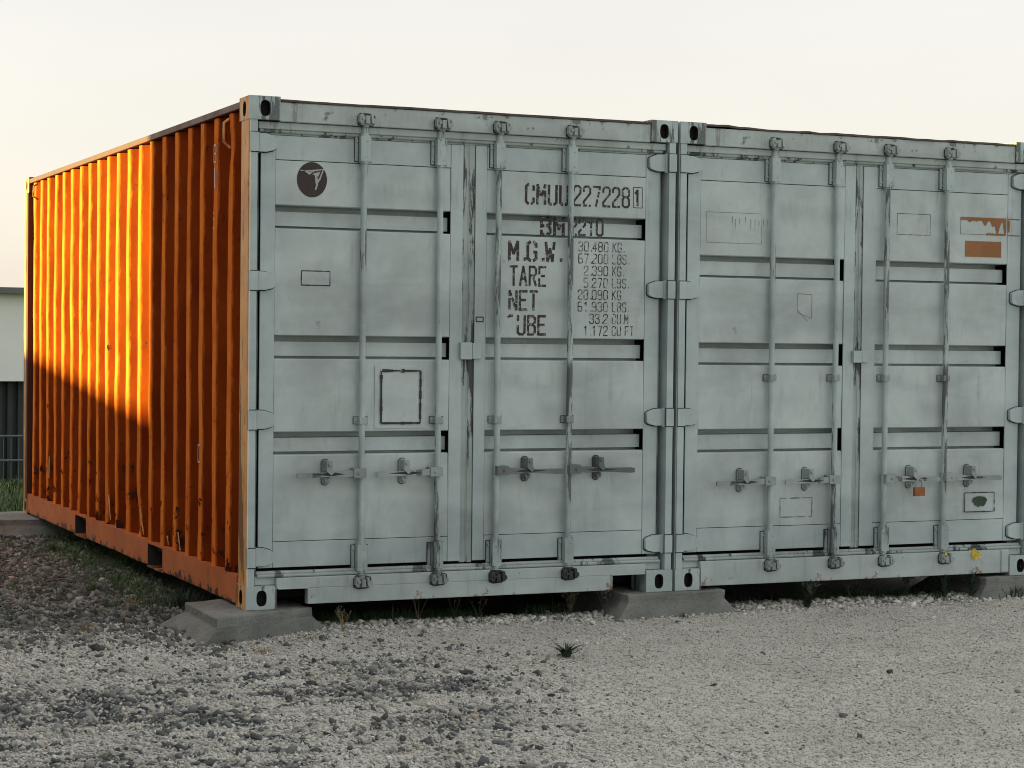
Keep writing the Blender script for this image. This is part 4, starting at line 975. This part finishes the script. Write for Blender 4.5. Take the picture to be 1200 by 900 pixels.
stalk_weed('dry_weed', .50, -.05, .13, 6, M['dry'], 'pale feathery dry weed at the right end of the front left block', heads=.005, group='dry weeds under the doors', spreadh=.8)
stalk_weed('dry_weed', 3.70, .15, .16, 4, None, 'thin dry weed under the middle of the right container', group='dry weeds under the doors')
stalk_weed('dry_weed', 4.06, .10, .22, 7, M['dkgrass'], 'dark branching weed beneath the padlocked door', heads=.008, group='dry weeds under the doors', leaf=(30, .05, .8, M['dkgrass']))
stalk_weed('green_weed', 3.30, -.02, .17, 8, M['dkgrass'], 'leafy dark green weed on the gravel under the second bar of the right container', heads=.006, leaf=(60, .09, .6, M['dkgrass']), spreadh=.9)
stalk_weed('flowering_weed', 4.27, .02, .255, 5, M['dkgrass'], 'yellow flowering weed at the foot of the fourth locking bar, the left flower head', heads=0, leaf=(40, .07, .5, M['dkgrass']), flower=26, group='yellow flowering weeds', spreadh=.25)
stalk_weed('flowering_weed', 4.475, .02, .265, 4, M['dkgrass'], 'yellow flowering weed near the right edge, in front of the sill', heads=0, leaf=(30, .07, .5, M['dkgrass']), flower=34, group='yellow flowering weeds', spreadh=.25)
stalk_weed('small_weed', 1.24, -1.16, .05, 7, M['dkgrass'], 'small dark sprawling weed alone on the open gravel in front', heads=0, leaf=(34, .085, .25, M['dkgrass']), spreadh=2.8)
tuft('grass_tuft', 4.78, .02, 260, .16, .10, M['dkgrass'], 'thick green tuft in front of the right hand concrete block', wdt=.004, group='grass tufts in the stones')
tuft('grass_tuft', 5.0, -.05, 160, .12, .12, M['dkgrass'], 'green tuft at the right edge of the picture', wdt=.004, group='grass tufts in the stones')
tuft('grass_tuft', 4.22, .05, 90, .12, .05, M['dkgrass'], 'low green rosette below the left yellow flowers', wdt=.006, group='grass tufts in the stones')
tuft('grass_tuft', 2.45, -.12, 50, .035, .045, M['dkgrass'], 'tiny green tuft at the foot of the middle concrete block', wdt=.002, group='grass tufts in the stones')
# single dark stones lying on the pale gravel
def rock(x, y, r, sx, label):
    v = ICO_V*(1+rng.uniform(-.2, .2, (12, 1)))*np.array([sx, 1, .5])*r; bm = MB(); bm.add(v.tolist(), ICO_F.tolist())
    o = bm.build('stone', M['black_iron'], None, bevel=r*.12); o.location = (x, y, gz(x, y)+r*.35); tag(o, label, 'stone', 'dark stones on the gravel')
rock(.602, -1.45, .024, 1.9, 'flat dark stone on the pale gravel, widest of the dark stones')
rock(.72, -2.1, .018, 1.2, 'round dark stone on the gravel below the flat one')
rock(.30, -1.35, .014, 1.4, 'small dark stone left of the wide flat dark stone')
rock(.88, -1.62, .012, 1.2, 'smallest dark stone, to the right of the wide flat one')

# ------------------------------------------------------------------ building beyond the rear corner
M['white_wall'] = plain('pale_rendered_wall', (0.86, 0.90, 0.88), 0.8, 0.05, 1.2, 0.1)
M['fascia'] = plain('grey_roof_fascia', (0.14, 0.16, 0.16), 0.6, 0.2, 3)
M['teal'] = plain('dark_teal_cladding', (0.022, 0.036, 0.038), 0.5, 0.2, 3)
M['rail'] = plain('grey_railing_paint', (0.10, 0.13, 0.13), 0.5, 0.2, 8)
bld = empty('flat_roofed_building', (0, 30, -1.4)); tag(bld, 'low pale building with grey roof edge and dark slatted base, behind the orange container', 'building')
b = MB(); b.box(-14, 12, 0, 9, 2.02, 3.72); b.build('upper_wall', M['white_wall'], bld)
b = MB(); b.box(-14.25, 12.25, -.25, 9.2, 3.722, 3.84); b.build('roof_edge', M['fascia'], bld)
b = MB(); b.box(-13.9, 11.9, .5, 8.9, -.8, 2.018); b.build('lower_wall', M['teal'], bld)
slat = MB(); slat.box(-.05, .05, -.03, .03, -.3, 2.015); s0 = slat.build('slat', M['teal'], bld); s0.location = (-2.0, .42, 0)
for i in range(1, 46):
    c = s0.copy(); COL.objects.link(c); c.parent = bld; c.location = (-2.0+.2*i, .42, 0)
rl = empty('railing', (0, 28, -1.35)); tag(rl, 'grey metal railing with thin bars in front of the slatted lower storey', 'railing')
b = MB()
for z in (1.00, .55, .12): b.cyl((-4, 0, z), (10, 0, z), .022, 8)
b.build('rail', M['rail'], rl)
pb = MB(); pb.cyl((0, 0, -.2), (0, 0, 1.0), .028, 8); p0 = pb.build('post', M['rail'], rl); p0.location = (-4, .03, 0)
for i in range(1, 9): c = p0.copy(); COL.objects.link(c); c.parent = rl; c.location = (-4+1.75*i, .03, 0)
bb = MB(); bb.cyl((0, 0, .12), (0, 0, 1.0), .009, 6); b0_ = bb.build('baluster', M['rail'], rl); b0_.location = (-3.9, .0, 0)
for i in range(1, 100): c = b0_.copy(); COL.objects.link(c); c.parent = rl; c.location = (-3.9+.14*i, .0, 0)

# ------------------------------------------------------------------ the buildings at left that shade the yard
s = Vector((-1.0, 0.5, 0.19))
M['brick'] = plain('plaster_beige', (0.26, 0.22, 0.17), 0.85, 0.15, 2, 0.2)
M['glass'] = plain('dark_window_glass', (0.03, 0.04, 0.05), 0.1, 0.1, 1, 0.0)
wh = empty('warehouse', (-8.0, 2.10+4.0, 0)); tag(wh, 'long beige warehouse left of the yard whose shadow covers the gravel and doors', 'building')
b = MB(); b.box(-14, 0, -24, 0, -.3, 7.6); b.build('wall', M['brick'], wh)
b = MB(); b.box(-14.2, .0, -24.2, -.02, 7.602, 7.82); b.build('roof', M['fascia'], wh)
wp = MB(); wp.box(-.03, .02, -.6, .6, -.55, .55)
wg = MB(); wg.box(.022, .026, -.52, .52, -.47, .47)
w0 = g0 = None
for i in range(7):
    if i == 0:
        w0 = wp.build('window', M['fascia'], wh); g0 = wg.build('pane', M['glass'], w0); ww = w0
    else:
        ww = w0.copy(); COL.objects.link(ww); ww.parent = wh; gg = g0.copy(); COL.objects.link(gg); gg.parent = ww
    ww.location = (0, -2.5-3.2*i, 3.6)
# low garage row: its eave runs through the two points whose shadow edge falls on the orange side
P1 = Vector((0, 5.808, 1.233+BASE)) + s*10.0
P2 = Vector((0, 2.088, 0.888+BASE)) + s*(10.0+(1.233-0.888)/0.19)
d = (P1-P2); d.z = 0; ln = d.length; d.normalize(); ang = math.atan2(d.y, d.x)
gr = empty('garage_row', (P2.x, P2.y, 0)); gr.rotation_euler = (0, 0, ang); tag(gr, 'low flat roofed garage row at far left whose roof edge shades the lower orange side', 'garage')
b = MB(); b.box(-.10, 9.0, .03, 5.5, -.3, P1.z-.16); b.build('wall', M['brick'], gr)
b = MB(); b.box(-.14, 9.1, 0, 5.6, P1.z-.158, P1.z); b.build('roof', M['fascia'], gr)
gd = MB(); gd.box(-1.2, 1.2, -.0, .028, 0, 2.2); d0 = gd.build('garage_door', M['rail'], gr); d0.location = (1.6, 0, 0)
for i in range(1, 3): c = d0.copy(); COL.objects.link(c); c.parent = gr; c.location = (1.6+2.9*i, 0, 0)
